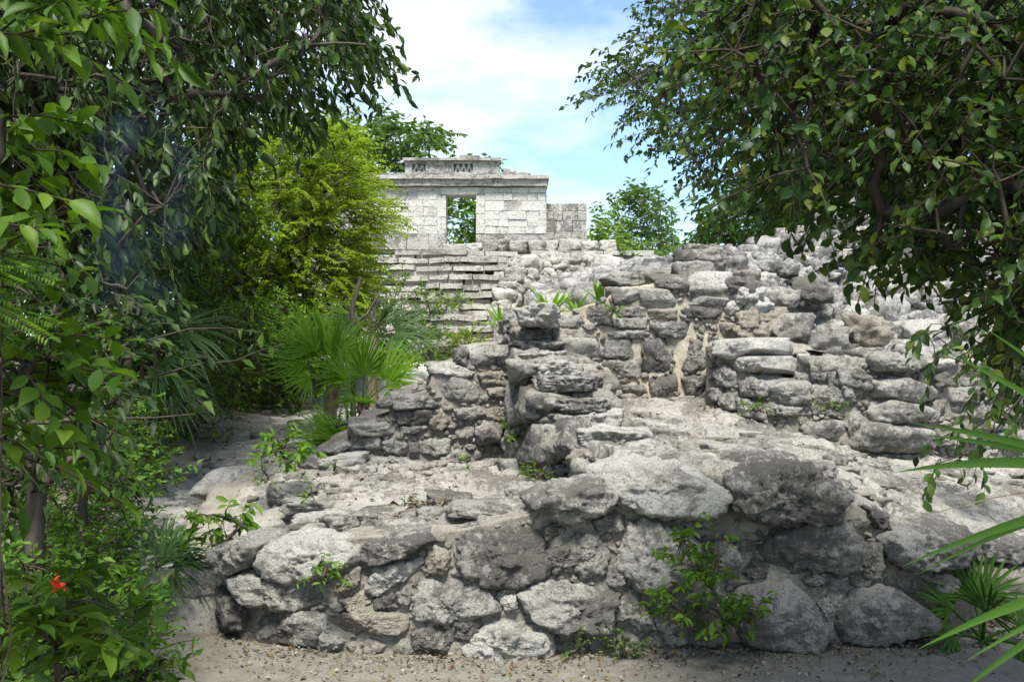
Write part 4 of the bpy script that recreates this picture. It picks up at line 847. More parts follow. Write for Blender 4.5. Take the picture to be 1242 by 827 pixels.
# ================================================================ left trees
pl = sample([(-420, -120), (330, -120), (430, -80), (426, 20), (466, 66), (456, 88), (415, 78), (375, 110), (360, 145), (325, 122), (275, 140), (246, 215), (215, 290), (100, 340), (-420, 400)], 6.2, 9.6, 3100, .35, 1.1, 3)
hd = np.array([.55, -.15, -.45]) + rng.normal(0, .4, pl.shape)
plant('broadleaf_tree', 'large dark tree filling the upper left corner, its glossy pointed leaves hanging over the path', 'tree', G(-180, 6.8), pl, hd, top=P(-60, 60, 6.8), r0=.2, nodes=480, leaf=.118, width=.4, nl=10, Ln=.40, hang=.6, spread=.55, flat=.25, jit=.4, mat='leaf_dark')
pl = sample([(-500, -300), (100, -300), (250, 0), (268, 250), (258, 420), (180, 470), (-500, 470)], 9.0, 12.5, 2600, .1, .8, 9)
plant('broadleaf_tree', 'deeply shaded dense tree behind the hanging leaves at left, only gaps of sky showing through', 'tree', G(60, 10.8), pl, top=P(80, 250, 10.8), r0=.16, nodes=260, leaf=.15, width=.42, nl=9, Ln=.5, tpl=6, hang=.5, jit=.45, mat='leaf_dark', wood='bark_dark')
# twigs of a near tree: broad leaves a couple of metres from the camera
for (poly, ya, yb, n, lab, lf, wd_, hg, base) in [
        ([(-80, -60), (100, -60), (125, 10), (120, 40), (80, 45), (20, 60), (-80, 60)], 2.2, 3.0, 26, 'near sapling with long drooping bright green leaves in the top left corner', .105, .33, .45, (-260, 2.6)),
        ([(-80, 130), (20, 130), (35, 165), (20, 210), (30, 240), (0, 280), (-80, 280)], 2.1, 2.8, 16, 'near sapling with broad rounded leaves at the left edge below the long drooping leaves', .09, .46, .3, (-200, 2.4)),
        ([(-80, 255), (50, 255), (66, 300), (40, 325), (-80, 350)], 2.3, 3.0, 18, 'slim near sapling with pale green leaves pointing outward at left edge mid height', .08, .44, .15, (-140, 2.6)),
        ([(-60, 405), (70, 402), (95, 430), (80, 480), (40, 500), (-60, 500)], 2.4, 3.0, 26, 'near sapling with rounded oval leaves in flat sprays beside the pale thin trunk', .07, .56, .1, (-60, 2.7)),
        ([(-80, 500), (10, 510), (15, 560), (-80, 570)], 2.3, 2.7, 7, 'yellow green hanging leaves of a small sapling at the left edge above the leafy shrubs', .08, .42, .6, (-60, 2.4))]:
    pts = sample(poly, ya, yb, n); d = np.array([.8, -.1, .05]) + rng.normal(0, .4, pts.shape)
    plant('broadleaf_sapling', lab, 'sapling', G(*base), pts, d, top=P(poly[0][0] - 60, poly[0][1] + 40, (ya + yb) / 2), r0=.016, nodes=14, leaf=lf, width=wd_, nl=9, Ln=.24, hang=hg, spread=.75, flat=.8, jit=.3, mat='leaf_big', wood='bark_dark', outw=.4)
# feathery compound leaves at the left edge
ft = thing('feathery_shrub', 'shrub with fine feathery leaflets in flat combs at the left edge', 'shrub', G(-70, 2.6)); lf = Acc(); wd = Acc()
for k in range(26):
    A = P(rng.uniform(-70, 6), rng.uniform(290, 400), rng.uniform(2.3, 2.8)); d = unit(np.array([.9, -.1, rng.uniform(-.5, .3)])); n_ = 16; t_ = np.linspace(.1, 1, n_) * .15
    sd_ = unit(np.cross(d, [0, -.4, 1.])); p_ = A + d * t_[:, None] + np.array([0, 0, -.4]) * (t_ ** 2)[:, None]
    for sg in (1, -1): leaves(lf, p_, np.tile(d * .5 + sd_ * sg, (n_, 1)), np.tile([0., -.5, 1.], (n_, 1)) + rng.normal(0, .1, (n_, 3)), .03, .24, 6)
    tubes3(wd, A[None], (p_[-1])[None], .002, .001); tubes3(wd, np.array([G(-70, 2.6)]) + rng.normal(0, .02, (1, 3)), A[None], .004, .003)
lf.build('leaves', M['leaf_mid'], ft); wd.build('stem', M['bark'], ft)
# thin pale trunks in the undergrowth
for k, (px, Y, h, r, lab) in enumerate([(102, 4.6, 1.3, .02, 'thin pale trunk standing among the left undergrowth below rounded leaves'), (16, 4.0, 1.0, .045, 'thick grey trunk at the far left edge rising out of the undergrowth')]):
    b_ = G(px, Y); tp = b_ + np.array([.05, .1, h]); pts = tp + rng.normal(0, .24, (90, 3)) * np.array([1, .8, .6]) + np.array([-.15, 0, .35])
    plant('small_tree', lab, 'tree', b_, pts, top=tp, r0=r, nodes=60, leaf=.09, width=.42, nl=7, Ln=.25, tpl=6, hang=.5, mat='leaf_dark', wood='bark', tsides=12)

# ================================================================ undergrowth on the left
def bush(px, Y, w, h, n, lab, leaf=.05, width=.45, mat='leaf_under', name='shrub', nl=8, Ln=.16, tpl=6, hang=.15, group=None, stems=3, z=None, dep=None, outw=.9, r0=.012, zc=.5, flat=.6, jit=.35, cat='shrub'):
    b_ = G(px, Y) if z is None else np.array([(px - 621) * Y / 1200, Y, z]); W = w * Y / 1200 / 2; H = h * Y / 1200; D = dep or W * .9
    v = unit(rng.normal(0, 1, (n, 3))) * (rng.random((n, 1)) ** .4); lump = 1 + .35 * vnoise(v * 2.2 + px, 5)[:, None]
    pts = b_ + np.array([0, 0, H * zc + .02]) + v * lump * np.array([W, D, H * .55]); pts[:, 2] = np.maximum(pts[:, 2], b_[2] + .03)
    return plant(name, lab, cat, b_, pts, r0=r0, nodes=max(6, n // 12), leaf=leaf, width=width, nl=nl, Ln=Ln, tpl=tpl, hang=hang, flat=flat, jit=jit, mat=mat, stems=stems, outw=outw, crown='leaves', trunk='stem', group=group, updir=.3)
bush(50, 3.9, 240, 220, 460, 'bushy dark green shrub with small leaves at lower left before the grey trunk', .055)
bush(100, 4.5, 160, 200, 330, 'small leaved shrub beside the paved path step at lower left', .05)
bush(10, 3.3, 200, 150, 110, 'low shrub with larger leaves in the bottom left corner', .07, .48, 'leaf_big', Ln=.2, tpl=11, hang=.2)
bush(110, 6.4, 200, 190, 330, 'tangled undergrowth shrub behind the small fan palm', .06)
bush(60, 5.6, 240, 260, 320, 'tall shaded shrub between the two thin trunks at left', .06)
bush(165, 8.0, 120, 170, 330, 'green shrub leaning over the left border of the stone path', .05)
bush(150, 9.4, 150, 230, 420, 'tall mid green shrub behind the drooping palm fronds', .06, mat='leaf_mid')
bush(228, 9.8, 120, 190, 460, 'leafy shrub at the bend of the path left of the fan palm clump', .06, mat='leaf_mid')
bush(300, 12.0, 170, 140, 800, 'rounded low bush with small light leaves behind the path end', .06, .5, 'leaf_mid', Ln=.13)
bush(366, 12.2, 140, 130, 620, 'low bright bush directly left of the fan palm trunk', .06, .5, 'leaf_mid', Ln=.13)
bush(258, 12.6, 180, 250, 800, 'tall dense bush standing under the feathery yellow green tree', .07, mat='leaf_mid')
bush(345, 14.0, 200, 210, 800, 'dark green bush behind the fan palm clump below the feathery tree', .075, mat='leaf_under')
bush(440, 15.5, 150, 150, 480, 'green bush at the left foot of the far stairs', .06, mat='leaf_mid')
bush(-260, 5.0, 380, 330, 420, 'broad shaded shrub beyond the trunks at the far left edge', .075)
bush(-330, 8.0, 420, 300, 420, 'broad green shrub deep in the shade at far left', .09)
# near big-leaved plant with a red bloom
b_ = G(60, 3.0); pts = sample([(45, 700), (95, 690), (150, 730), (170, 770), (120, 800), (30, 800), (20, 740)], 2.7, 3.3, 30); d = np.array([.3, -.5, .3]) + rng.normal(0, .4, pts.shape)
pf = plant('flowering_shrub', 'broad leaved shrub with a small red bloom in the lower left foreground', 'shrub', b_, pts, d, r0=.012, nodes=8, leaf=.095, width=.46, nl=7, Ln=.12, hang=.15, spread=1.0, flat=.8, jit=.35, mat='leaf_big', stems=3, crown='leaves', trunk='stem')
lf = Acc(); c_ = P(np.full(40, 69.), np.full(40, 709.), np.full(40, 2.5)) + rng.normal(0, .005, (40, 3)); leaves(lf, c_, rng.normal(0, 1, (40, 3)) + np.array([0, -.3, .9]), rng.normal(0, 1, (40, 3)), .015, .5, 6); lf.build('flower', M['red'], pf)
bush(150, 3.7, 80, 150, 34, 'sparse leafy shrub reaching over the dirt path from the lower left', .07, .45, 'leaf_big', Ln=.2, tpl=11, hang=.35)

# ================================================================ feathery yellow-green tree
pb_ = sample([(235, 240), (285, 175), (330, 160), (385, 140), (420, 160), (430, 200), (450, 235), (462, 262), (440, 290), (446, 330), (425, 385), (390, 400), (330, 380), (262, 370), (225, 330)], 12.4, 15.6, 1900, .25, .9, 21)
d = unit(pb_ - P(330, 330, 14.5)) * np.array([1, .8, .25]) + rng.normal(0, .4, pb_.shape) * np.array([1, 1, .8]) + np.array([.1, -.15, .05])
plant('feathery_tree', 'bright yellow green tree with fine feathery foliage in drooping tiers left of the temple', 'tree', G(330, 14.5), pb_, d, top=P(335, 320, 14.4), r0=.1, nodes=300, leaf=.06, width=.5, nl=34, Ln=.5, tpl=4, hang=.4, spread=.9, flat=.8, jit=.35, mat='leaf_bright', wood='bark')
# ================================================================ right trees
pr = sample([(718, 112), (732, 84), (760, 58), (792, 28), (812, -40), (900, -250), (1200, -300), (1380, 0), (1300, 260), (1010, 275), (920, 250), (870, 262), (846, 228), (852, 205), (790, 172), (768, 140), (780, 112), (745, 122)], 9.5, 13.5, 2500, .65, .9, 31)
br = plant('broadleaf_tree', 'spreading dark green tree reaching left across the sky behind the rubble mound', 'tree', (4.3, 12.2, 1.2), pr, top=P(1010, 215, 12), r0=.2, nodes=420, leaf=.10, width=.5, nl=10, Ln=.42, tpl=6, hang=.35, jit=.42, mat='leaf_right', wood='bark', outw=1.0)
pr2 = sample([(880, -30), (940, -70), (1500, -70), (1560, 400), (1242, 415), (1215, 375), (1180, 335), (1120, 305), (1085, 320), (1050, 292), (1062, 262), (1000, 240), (915, 245), (885, 235), (905, 205), (940, 160), (880, 130), (860, 95), (812, 80), (850, 40)], 2.7, 4.1, 2000, .5, 1.5, 41)
plant('broadleaf_tree', 'near tree with oval dark leaves overhanging the rubble mound along the right edge', 'tree', (2.6, 3.5, 0), pr2, np.array([-.5, -.15, -.15]) + rng.normal(0, .45, pr2.shape), top=P(1480, 250, 3.5), r0=.10, nodes=380, leaf=.048, width=.6, nl=10, Ln=.2, hang=.45, spread=.7, flat=.5, jit=.4, mat='leaf_right', wood='bark_dark')
pv = sample([(1120, 385), (1242, 370), (1300, 470), (1242, 520), (1185, 560), (1150, 590), (1130, 560), (1150, 500), (1175, 470), (1130, 440)], 5.6, 6.3, 42); 
plant('climbing_vine', 'dark leafed vine hanging before the bench wall at the right edge', 'vine', (3.75, 6.2, .45), pv, np.array([-.4, -.2, -.5]) + rng.normal(0, .35, pv.shape), r0=.012, nodes=20, leaf=.085, width=.55, nl=7, Ln=.25, hang=.6, mat='leaf_right', stems=2, crown='leaves', trunk='stem')
# ================================================================ background trees
pts = sample([(340, 250), (400, 170), (425, 165), (465, 138), (490, 160), (545, 160), (535, 178), (492, 195), (470, 260), (380, 300)], 29, 32.5, 620, .2, .5, 51); plant('broadleaf_tree', 'mid green tree behind the left end of the temple roof', 'tree', (-5.5, 31, 1), pts, r0=.16, nodes=50, leaf=.24, width=.5, nl=10, Ln=.8, tpl=6, mat='leaf_far')
pts = sample([(515, 205), (600, 205), (620, 330), (500, 330)], 28, 32, 520, .2, .5, 52); plant('broadleaf_tree', 'leafy tree seen through the temple doorway', 'tree', (-1.6, 31.5, 1), pts, r0=.12, nodes=30, leaf=.22, width=.5, nl=10, Ln=.7, tpl=6, mat='leaf_under')
pts = sample([(715, 350), (716, 285), (728, 262), (745, 252), (752, 290), (770, 300), (775, 350)], 27, 29, 150, .4, .6, 53); plant('broadleaf_tree', 'sparse light green tree just right of the wing wall', 'tree', (2.8, 28, 1.3), pts, r0=.06, nodes=26, leaf=.2, width=.45, nl=9, Ln=.6, tpl=6, mat='leaf_farlight', wood='bark_pale', updir=.5)
pts = sample([(752, 330), (755, 275), (752, 250), (760, 236), (785, 229), (802, 245), (806, 268), (818, 296), (832, 325), (835, 350), (750, 350)], 29, 32, 420, .35, .7, 54); plant('broadleaf_tree', 'darker upright tree against the sky between the wing wall and mound', 'tree', (4.3, 31, 1.3), pts, r0=.09, nodes=50, leaf=.2, width=.5, nl=9, Ln=.6, tpl=6, mat='leaf_far')
pts = sample([(700, 330), (760, 306), (830, 300), (845, 350), (700, 350)], 23, 26, 260, .1, .6, 55); plant('shrub', 'green scrub along the crest between the wing wall and the loose boulders', 'shrub', (3, 24.5, 1.3), pts, r0=.03, nodes=30, leaf=.17, width=.5, nl=9, Ln=.5, tpl=6, mat='leaf_far', stems=3, crown='leaves', trunk='stem')
pts = sample([(848, 310), (862, 262), (900, 225), (1000, 215), (1060, 262), (1000, 280), (930, 300), (890, 325)], 14, 16.5, 560, .15, .8, 56); plant('broadleaf_tree', 'dense green tree low behind the crest of the rubble mound', 'tree', (4, 15.5, 1.3), pts, r0=.1, nodes=50, leaf=.13, width=.48, nl=10, Ln=.5, tpl=6, mat='leaf_under')
for k, (px, Y, w, h, lab) in enumerate([(-150, 17, 420, 380, 'shaded forest tree farthest left behind the undergrowth'), (160, 18.5, 330, 330, 'forest tree behind the dark hanging leaves'), (360, 27.5, 240, 200, 'forest tree between the feathery tree and temple'), (1150, 17, 420, 300, 'forest tree behind the right end of the rubble mound')]):
    b_ = G(px, Y); s = Y / 1200; n = 620; v = unit(rng.normal(0, 1, (n, 3))) * rng.random((n, 1)) ** .45
    pts = b_ + np.array([0, 0, h * s * .55]) + v * (1 + .3 * vnoise(v * 2 + k, 3)[:, None]) * np.array([w * s * .5, w * s * .4, h * s * .5]); pts[:, 2] = np.maximum(pts[:, 2], b_[2] + .2)
    plant('broadleaf_tree', lab, 'tree', b_, pts, r0=.16, nodes=50, leaf=.2, width=.48, nl=10, Ln=.7, tpl=6, mat='leaf_under', hang=.3)

# ================================================================ fan palms
def frond(parent, base, d, nrm, petiole, rad, nb, mat, spread=3.0, width=None, droop=.25, fold=.12, name='frond', split=.3):
    d = unit(np.array(d, float)); nrm = np.array(nrm, float); nrm = unit(nrm - d * (nrm @ d)); s = np.cross(nrm, d); base = np.array(base, float)
    hub = base + d * petiole + np.array([0, 0, -.12 * petiole]); acc = Acc(); tube(acc, [base, base * .5 + hub * .5 + np.array([0, 0, .04 * petiole]), hub], [.011, .008, .007], 4)
    th = np.linspace(-spread / 2 * 1.0, spread / 2, nb); w0 = width or rad * 1.08 * spread / nb * .36
    rad = rad * 1.08; tt = np.array([0, .25, split, .62, .82, 1.0]); V = []; F4_ = []
    for k, a in enumerate(th):
        a = a + rng.normal(0, .03); l = rad * (1 - .25 * (abs(a) / (spread / 2)) ** 2) * rng.uniform(.85, 1.06); bd = d * math.cos(a) + s * math.sin(a); bs = -d * math.sin(a) + s * math.cos(a); dr = droop * rng.uniform(.5, 1.6)
        c = hub + bd * (tt * l)[:, None] + nrm * (fold * l * tt * (1 - tt))[:, None] - np.array([0, 0, 1.]) * (dr * l * tt ** 2.6)[:, None] - nrm * (.10 * l * (abs(a) / 1.5) * tt)[:, None]
        ww = np.array([.002 / w0, .55, .95, .85, .5, .03]) * w0 / 2
        lft = c - bs * ww[:, None]; rgt = c + bs * ww[:, None]; mid = c - nrm * (ww * .55)[:, None]
        i0 = len(V) * 18; V.append(np.stack([lft, mid, rgt], 1).reshape(-1, 3)); g_ = grid_faces(6, 3) + i0; F4_.append(g_)
    acc.add(np.concatenate(V), [np.concatenate(F4_)]); return acc.build(name, M[mat], parent)
def fan_palm(lab, base, trunk_h, fr, mat='palm', rt=.06, lean=(0, 0), group=None, name='fan_palm', nb=26):
    t = thing(name, lab, 'palm', base, group); base = np.array(base, float); top = base + np.array([lean[0], lean[1], trunk_h])
    if trunk_h > .05:
        acc = Acc(); f = np.linspace(0, 1, 9)[:, None]; tube(acc, base + (top - base) * f + rng.normal(0, .008, (9, 3)), rt * (1 + .2 * rng.random(9)), 10)
        for k in range(int(trunk_h * 70)):
            a = rng.uniform(0, 6.28); p_ = base + (top - base) * rng.random(); o_ = np.array([math.cos(a), math.sin(a), 0]); tube(acc, [p_ + o_ * rt * .9, p_ + o_ * rt * 1.5 + np.array([0, 0, -.05 - .08 * rng.random()])], [.008, .002], 3)
        acc.build('trunk', M['dead'], t)
    for az, el, pet, rad, *o in fr:
        az, el = R(az), R(el); d = np.array([math.cos(az) * math.cos(el), math.sin(az) * math.cos(el), math.sin(el)]); nr = np.array([-math.cos(az) * math.sin(el), -math.sin(az) * math.sin(el), math.cos(el)]) + np.array([0, -.9, 0])
        frond(t, top, d, nr, pet, rad, nb, o[0] if o else mat, droop=.05 + .12 * rng.random() + (.2 if mat == 'palm_dark' else 0))
    return t
# az: 0 = right, 90 = away, 180 = left, 270 = toward the camera
fan_palm('taller fan palm with pale green round fans left in the clump beside the path', G(402, 10.6), .62, [(250, 70, .3, .62), (200, 40, .35, .55), (150, 60, .35, .6), (90, 80, .3, .6), (30, 60, .3, .5), (300, 75, .25, .6), (215, 15, .25, .45), (180, 65, .4, .6)])
fan_palm('bright fan palm right in the clump, its fan spread before the stairs', G(440, 10.3), .38, [(285, 72, .34, .62), (340, 40, .36, .52), (10, 55, .4, .52), (325, 15, .25, .45), (240, 45, .3, .5), (270, 15, .2, .42), (60, 65, .35, .55), (200, 60, .35, .5)])
fan_palm('stemless young fan palm sprawling low at the foot of the clump', G(428, 9.7), .0, [(195, 30, .2, .5), (225, 40, .2, .52), (255, 45, .16, .5), (290, 45, .16, .5), (320, 35, .2, .5), (350, 28, .2, .5), (165, 40, .2, .45), (250, 75, .2, .5), (300, 15, .15, .42), (210, 12, .15, .42)], nb=24)
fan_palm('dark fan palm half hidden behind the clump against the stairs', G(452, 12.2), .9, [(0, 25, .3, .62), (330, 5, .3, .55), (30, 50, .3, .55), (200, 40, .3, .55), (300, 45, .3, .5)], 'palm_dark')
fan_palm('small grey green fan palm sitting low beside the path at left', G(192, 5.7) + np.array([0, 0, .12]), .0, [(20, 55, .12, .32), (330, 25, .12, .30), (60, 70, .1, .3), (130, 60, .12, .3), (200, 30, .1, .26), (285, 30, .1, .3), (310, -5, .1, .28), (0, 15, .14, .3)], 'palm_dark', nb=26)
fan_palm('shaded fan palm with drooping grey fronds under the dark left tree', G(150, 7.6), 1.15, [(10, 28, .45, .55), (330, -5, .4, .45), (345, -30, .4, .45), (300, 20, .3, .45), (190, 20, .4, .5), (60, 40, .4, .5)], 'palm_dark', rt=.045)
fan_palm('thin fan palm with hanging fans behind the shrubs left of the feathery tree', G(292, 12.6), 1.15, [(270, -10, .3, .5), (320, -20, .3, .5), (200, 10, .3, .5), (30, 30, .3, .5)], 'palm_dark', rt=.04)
fan_palm('small fan palm growing against the boulder wall at lower right', G(1192, 5.25), .05, [(110, 75, .24, .28), (250, 55, .26, .28), (200, 20, .2, .26), (300, 15, .22, .28), (350, 30, .2, .26), (240, -10, .16, .25), (60, 70, .26, .28), (275, -5, .18, .25), (170, 50, .24, .26)], 'palm_near', nb=15, rt=.03)
# big near fan whose blades enter from the right edge
npm = thing('fan_palm', 'large near fan palm whose long stiff green blades reach in from the right edge', 'palm', (1.75, 2.35, 0)); 
def blade(acc, A, B, w, sag=.05, pn=(0, -1, .35)):
    A, B = np.array(A), np.array(B); l = np.linalg.norm(B - A); w = w * .78; t_ = np.linspace(0, 1, 12); d = unit(B - A); pn = unit(np.array(pn) - d * (np.array(pn) @ d)); s = np.cross(pn, d)
    c = A + (B - A) * t_[:, None] + np.array([0, 0, sag * l]) * (4 * t_ * (1 - t_))[:, None]; ww = w / 2 * np.clip(np.minimum(.35 + 2.2 * t_, 1.0) * (1 - t_ ** 2.6), .02, 1)
    V = np.stack([c - s * ww[:, None], c - pn * (ww * .35)[:, None], c + s * ww[:, None]], 1).reshape(-1, 3); acc.add(V, [grid_faces(12, 3)])
for hx, hy, hY, tips in [(1420, 590, 2.3, [(1195, 398, 2.2, .03), (1152, 428, 2.1, .032), (1104, 512, 2.1, .034), (1122, 527, 2.2, .03), (1086, 572, 2.0, .042), (1094, 686, 2.05, .034), (1112, 696, 2.2, .026), (1250, 300, 2.4, .03), (1560, 330, 2.5, .03), (1650, 500, 2.5, .03), (1330, 280, 2.5, .03)]),
                         (1400, 690, 2.15, [(1114, 786, 1.95, .036), (1168, 803, 2.0, .022), (1150, 850, 1.95, .03), (1250, 900, 2.1, .03), (1600, 640, 2.3, .03), (1560, 820, 2.2, .03)])]:
    hub = P(hx, hy, hY); acc = Acc(); tube(acc, [np.array([1.75, 2.35, 0]), np.array([1.72, 2.4, .5]), hub], [.016, .013, .01], 6)
    for tx_, ty_, tY, w in tips: blade(acc, hub, P(tx_, ty_, tY), w, rng.uniform(.02, .05))
    acc.build('frond', M['palm_near'], npm)
acc = Acc(); blade(acc, P(1400, 600, 2.3), P(1082, 641, 2.1), .006, .06); acc.build('dry_blade', M['dead'], npm)

# ================================================================ small plants on and round the masonry
def rosette(px, py, Y, n, ln, w, lab, mat='palm', group=None, name='agave_plant', el=(8, 62)):
    b_ = P(px, py, Y); t = thing(name, lab, 'plant', b_, group); acc = Acc()
    for k in range(n):
        a = rng.uniform(0, 6.28); e = R(rng.uniform(*el)); d = np.array([math.cos(a) * math.cos(e), math.sin(a) * math.cos(e), math.sin(e)]); l = ln * rng.uniform(.65, 1.1)
        blade(acc, b_ + rng.normal(0, .02, 3) * np.array([1, 1, .2]), b_ + d * l, w, .08, (-math.cos(a), -math.sin(a), .9))
    acc.build('leaf_rosette', M[mat], t); return t
rosette(607, 397, 9.3, 22, 0.29, .045, 'strap leaved plant leftmost behind the wall top before the stairs')
rosette(668, 383, 8.9, 28, 0.35, .05, 'largest strap leaved plant sprouting behind the middle of the wall top')
rosette(702, 387, 8.85, 20, 0.29, .045, 'strap leaved plant with spreading blades right of the largest one')
rosette(728, 373, 8.8, 9, 0.27, .06, 'few broad upright strap leaves at the right end of the row', el=(40, 80))
def sprig(px, py, Y, w, h, n, lab, leaf=.06, mat='leaf_mid', **kw):
    c = P(px, py, Y); return bush(px, Y, w, h, n, lab, leaf, kw.pop('width', .42), mat, kw.pop('name', 'small_plant'), kw.pop('nl', 6), kw.pop('Ln', .1), kw.pop('tpl', 11), z=c[2], cat='plant', **kw)
bush(518, 15.5, 46, 62, 90, 'upright leafy shrub growing on the lower stairs', .07, z=1.45, mat='leaf_under', Ln=.2, zc=.6)
bush(505, 14.0, 95, 55, 170, 'low green shrub between the fan palms and stepped wall', .06, z=1.2, mat='leaf_mid')
bush(568, 13.6, 40, 34, 90, 'yellowish green tuft of weeds above the top slab of the stepped wall', .05, z=1.38, mat='leaf_bright')
bush(548, 19.5, 60, 14, 50, 'thin green weeds trailing across the middle of the stairs', .07, z=2.25, mat='leaf_farlight')
sprig(345, 562, 6.6, 62, 36, 26, 'leafy green weed with oval leaves between the path and low platform', .075, 'leaf_mid', hang=.4)
sprig(268, 672, 5.55, 56, 60, 22, 'seedling with drooping oval leaves at the left corner of the low platform', .085, 'leaf_mid', hang=.5)
sprig(405, 575, 7.0, 10, 12, 4, 'tiny tuft of weeds on the low platform near the stepped wall', .03); sprig(377, 607, 6.0, 12, 12, 5, 'tiny bright sprout on the edge of the low platform', .035, 'leaf_farlight'); sprig(322, 590, 6.45, 16, 20, 6, 'small sprout growing on the pale edge block of the platform', .04, 'leaf_farlight')
sprig(392, 708, 4.98, 34, 22, 14, 'dark little weed sprouting between the front wall stones at left', .045, 'leaf_under', hang=.4, dep=.04); sprig(567, 575, 7.3, 10, 14, 3, 'single yellow green leaf sprout at the foot of the stepped wall', .06, 'leaf_farlight'); sprig(622, 540, 7.3, 26, 30, 12, 'small dark sprig in the corner of the dividing wall', .05, 'leaf_under', dep=.06)
sprig(410, 522, 8.6, 30, 16, 12, 'low weed on the pale path left of the stepped wall', .05, 'leaf_mid'); sprig(652, 585, 6.3, 40, 14, 16, 'strip of grass like weeds below the dividing wall', .05, 'leaf_farlight', width=.14); sprig(924, 456, 7.75, 12, 14, 5, 'tiny weed on the curved bench ledge', .05, 'leaf_farlight'); sprig(918, 503, 7.5, 30, 10, 12, 'patch of creeping weed at the base of the curved bench wall', .035, 'leaf_under')
sprig(1010, 500, 7.2, 26, 7, 12, 'moss green weed in the dark recess of the bench wall', .03, 'leaf_farlight', dep=.03); sprig(742, 385, 8.3, 10, 12, 4, 'single bright leaf sprout on the wall top', .05, 'leaf_farlight'); sprig(755, 800, 4.98, 44, 20, 26, 'low dark weed at the foot of the front wall', .028, 'leaf_under', dep=.05)
sprig(700, 797, 4.98, 22, 12, 10, 'pale little weed at the foot of the front wall left of the dark weed', .025, 'leaf_mid', dep=.04)
# the bright shrub growing from the front wall
b_ = P(855, 783, 4.98); pts = np.concatenate([sample([(790, 730), (830, 695), (880, 690), (925, 735), (905, 770), (850, 778), (800, 768)], 4.78, 5.02, 62), sample([(838, 640), (905, 650), (900, 672), (870, 690), (845, 690), (812, 680)], 4.88, 5.02, 16)])
plant('leafy_shrub', 'bright green shrub with small pointed leaves growing at the foot of the boulder wall', 'shrub', b_, pts, unit(pts - P(855, 790, 5.05)) * .7 + rng.normal(0, .35, pts.shape), r0=.008, nodes=14, leaf=.058, width=.42, nl=7, Ln=.11, hang=.3, flat=.7, mat='leaf_mid', stems=3, crown='leaves', trunk='stem')
# dead forked stems in the palm clump
ds = thing('dead_stem', 'bare pale forked stem standing in the fan palm clump', 'dead plant', G(428, 10.9)); acc = Acc(); b_ = G(428, 10.9)
tube(acc, [b_, P(430, 420, 10.9), P(427, 372, 10.9), P(438, 335, 10.9)], [.035, .03, .028, .02], 7); tube(acc, [P(430, 392, 10.9), P(446, 380, 10.88), P(462, 352, 10.9)], [.022, .018, .012], 6); tube(acc, [P(447, 400, 10.8), P(452, 380, 10.8), P(460, 362, 10.8)], [.016, .014, .01], 6); acc.build('stem', M['bark_pale'], ds)

# ================================================================ litter, gravel, loose stones
def scatter_pts(n, fn):
    out = []
    while len(out) < n:
        X, Y = fn(); out.append((X, Y))
    q = np.array(out); return np.c_[q, terrain(q[:, 0], q[:, 1])]
def near_wall():
    px = rng.uniform(150, 1240); Yw = float(FW.cols(px)[0]); Y = Yw - abs(rng.gamma(1.2, .16)) - .02; return (px - 621) * Yw / 1200, max(Y, 4.2)
def on_path():
    Y = rng.uniform(5.7, 12); return rng.normal(-2.0 - .03 * (Y - 6), .45), Y
lt = Acc()
for fn, n, s in ((near_wall, 1700, .02), (on_path, 1000, .035), (lambda: (rng.uniform(-2.6, 3), rng.uniform(4.1, 5.0)), 350, .024)):
    p_ = scatter_pts(n, fn) + np.array([0, 0, .012]); leaves(lt, p_, rng.normal(0, 1, (n, 3)) * np.array([1, 1, .15]), rng.normal(0, .3, (n, 3)) + np.array([0, 0, 1.]), s * rng.uniform(.5, 1.6, n), .5, 6, 2)
def on_top(zf, x0, x1, y0, y1, n, s):
    q_ = np.c_[rng.uniform(x0, x1, n), rng.uniform(y0, y1, n)]; p_ = np.c_[q_, zf(q_) + .02]; leaves(lt, p_, rng.normal(0, 1, (n, 3)) * np.array([1, 1, .2]), rng.normal(0, .3, (n, 3)) + np.array([0, 0, 1.]), s * rng.uniform(.5, 1.4, n), .4, 6, 2)
on_top(zl, -1.5, .2, 5.5, 7.6, 110, .035); on_top(zl, -.75, -.35, 5.7, 6.1, 50, .05); on_top(zu, .6, 2.6, 5.5, 7.8, 60, .03); on_top(zu, 1.5, 1.95, 7.85, 8.0, 60, .04)
tag(lt.build('fallen_leaves', M['litter'], None, loc=(0, 5, 0)), 'scattered brown and yellow fallen leaves on the dirt and path', 'leaf litter', kind='stuff')
gv = Acc()
for fn, n in ((near_wall, 800), (on_path, 800)):
    for p_ in scatter_pts(n, fn):
        s = rng.gamma(2, .0026) + .002; V0, F0 = ico(1); gv.add(p_ + V0 * s * rng.uniform(.6, 1.3, 3) + np.array([0, 0, s * .3]) + rng.normal(0, s * .12, V0.shape), [F0])
tag(gv.build('gravel', M['fill'], None, False, loc=(0, 5, 0)), 'pale limestone chips scattered along the foot of the wall and path', 'gravel', kind='stuff')
protos = []
for k in range(5):
    V, F = box_rock((0, 0, 0), (.075, .055, .035), 0, 4, p=18, rough=.12, tilt=.2); o = add_mesh('loose_stone', V, [F], M[['mid', 'light', 'mid', 'light', 'tan'][k]]); tag(o, 'small pale loose stone lying among leaf litter on the rocky path', 'stone', 'loose stones on the path', 'thing'); protos.append(o)
for k in range(60):
    o = protos[k % 5]
    if k >= 5: o = o.copy(); COL.objects.link(o)
    X, Y = on_path(); s = rng.uniform(.4, 1.5); o.location = (X, Y, float(terrain(np.array([X]), np.array([Y]))[0]) + .012); o.rotation_euler = (0, 0, rng.uniform(0, 6.28)); o.scale = (s, s, s)
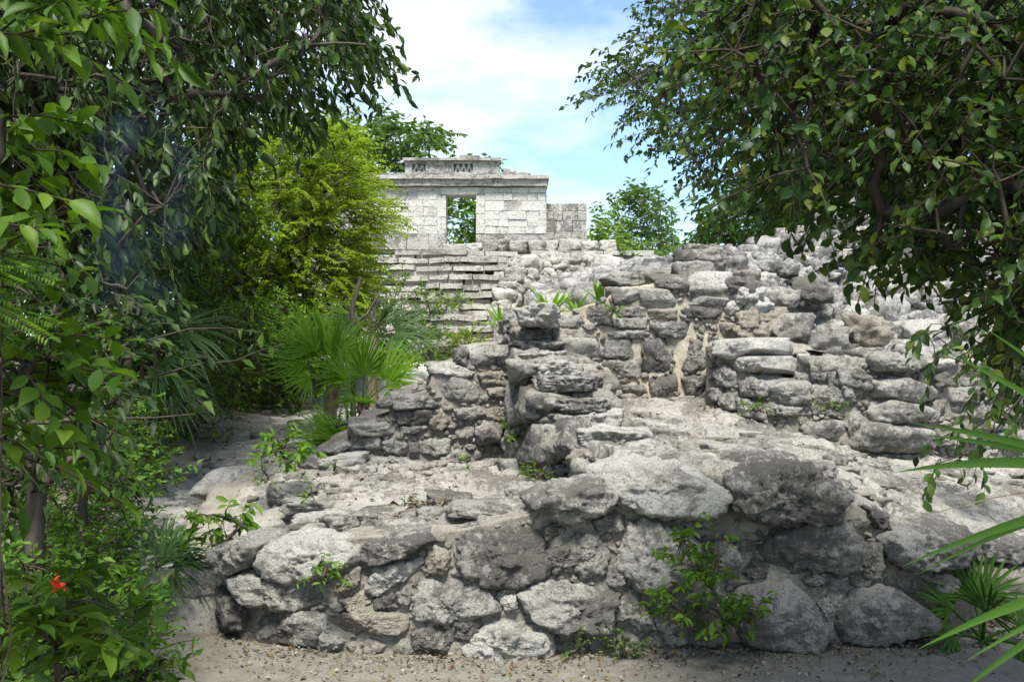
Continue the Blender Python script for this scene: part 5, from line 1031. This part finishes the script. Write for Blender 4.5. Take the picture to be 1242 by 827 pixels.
for px, Y, d_, yaw, tn, lab in [(233, 5.78, (.30, .2, .10), .05, 'light', 'long flat pale slab forming the step up onto the path'), (190, 5.85, (.2, .16, .09), .2, 'mid', 'grey flat slab left of the pale path step'), (262, 6.55, (.2, .16, .05), .1, 'light', 'flat paving stone on the path beyond the step'), (290, 7.3, (.18, .14, .05), .4, 'light', 'flat pale stone on the path beside the platform corner'), (240, 7.6, (.16, .1, .06), .2, 'light', 'pale stone on the left border of the path'), (310, 8.6, (.25, .15, .05), .2, 'mid', 'wide flat stone crossing the path beyond the platform'), (375, 9.3, (.16, .14, .08), .4, 'mid', 'rounded stone on the path near the stepped wall foot'), (395, 8.6, (.2, .2, .12), .4, 'mid', 'sloping boulder at the left foot of the stepped wall'), (340, 10.4, (.3, .16, .06), .2, 'mid', 'low ledge stone where the path ends before the bushes')]:
    g_ = G(px, Y); V, F = box_rock((0, 0, 0), d_, yaw, 4, p=20, rough=.08, tilt=.06); o = add_mesh('flat_stone', V, [F], M[tn]); o.location = tuple(g_ + np.array([0, 0, d_[2] * .45])); tag(o, lab, 'stone', kind='thing')

# ================================================================ thin blue smoke drifting under the dark tree
def smoke_material():
    m, nt, out = new_mat('thin_smoke'); geo = N(nt, 'ShaderNodeNewGeometry')
    n = N(nt, 'ShaderNodeTexNoise', Scale=2.6, Detail=3, Roughness=.5, Distortion=1.6); L(nt, geo.outputs['Position'], n.inputs['Vector'])
    tcn = N(nt, 'ShaderNodeTexCoord'); ln = N(nt, 'ShaderNodeVectorMath', operation='LENGTH'); L(nt, tcn.outputs['Object'], ln.inputs[0])
    fall = N(nt, 'ShaderNodeMapRange'); fall.inputs[1].default_value = .95; fall.inputs[2].default_value = .3; L(nt, ln.outputs['Value'], fall.inputs[0])
    r = ramp(nt, [(.50, g3(0)), (.66, g3(1))], n.outputs[0]); mu = N(nt, 'ShaderNodeMath', operation='MULTIPLY'); L(nt, r.outputs[0], mu.inputs[0]); L(nt, fall.outputs[0], mu.inputs[1])
    k = N(nt, 'ShaderNodeMath', operation='MULTIPLY'); L(nt, mu.outputs[0], k.inputs[0]); k.inputs[1].default_value = .5
    v = N(nt, 'ShaderNodeVolumePrincipled'); v.inputs['Color'].default_value = (.35, .5, .85, 1); L(nt, k.outputs[0], v.inputs['Density']); L(nt, v.outputs[0], out.inputs['Volume']); return m
V, F = ico(3); V = V * (1 + .2 * vnoise(V * 1.7, 5))[:, None]; sc3 = np.array([.32, .22, .95]); c_ = P(172, 205, 4.55)
sm = add_mesh('smoke', V, [F], smoke_material()); sm.scale = tuple(sc3); sm.location = tuple(c_)
tag(sm, 'thin wisp of blue smoke drifting before the dark tree at upper left', 'smoke', kind='stuff')
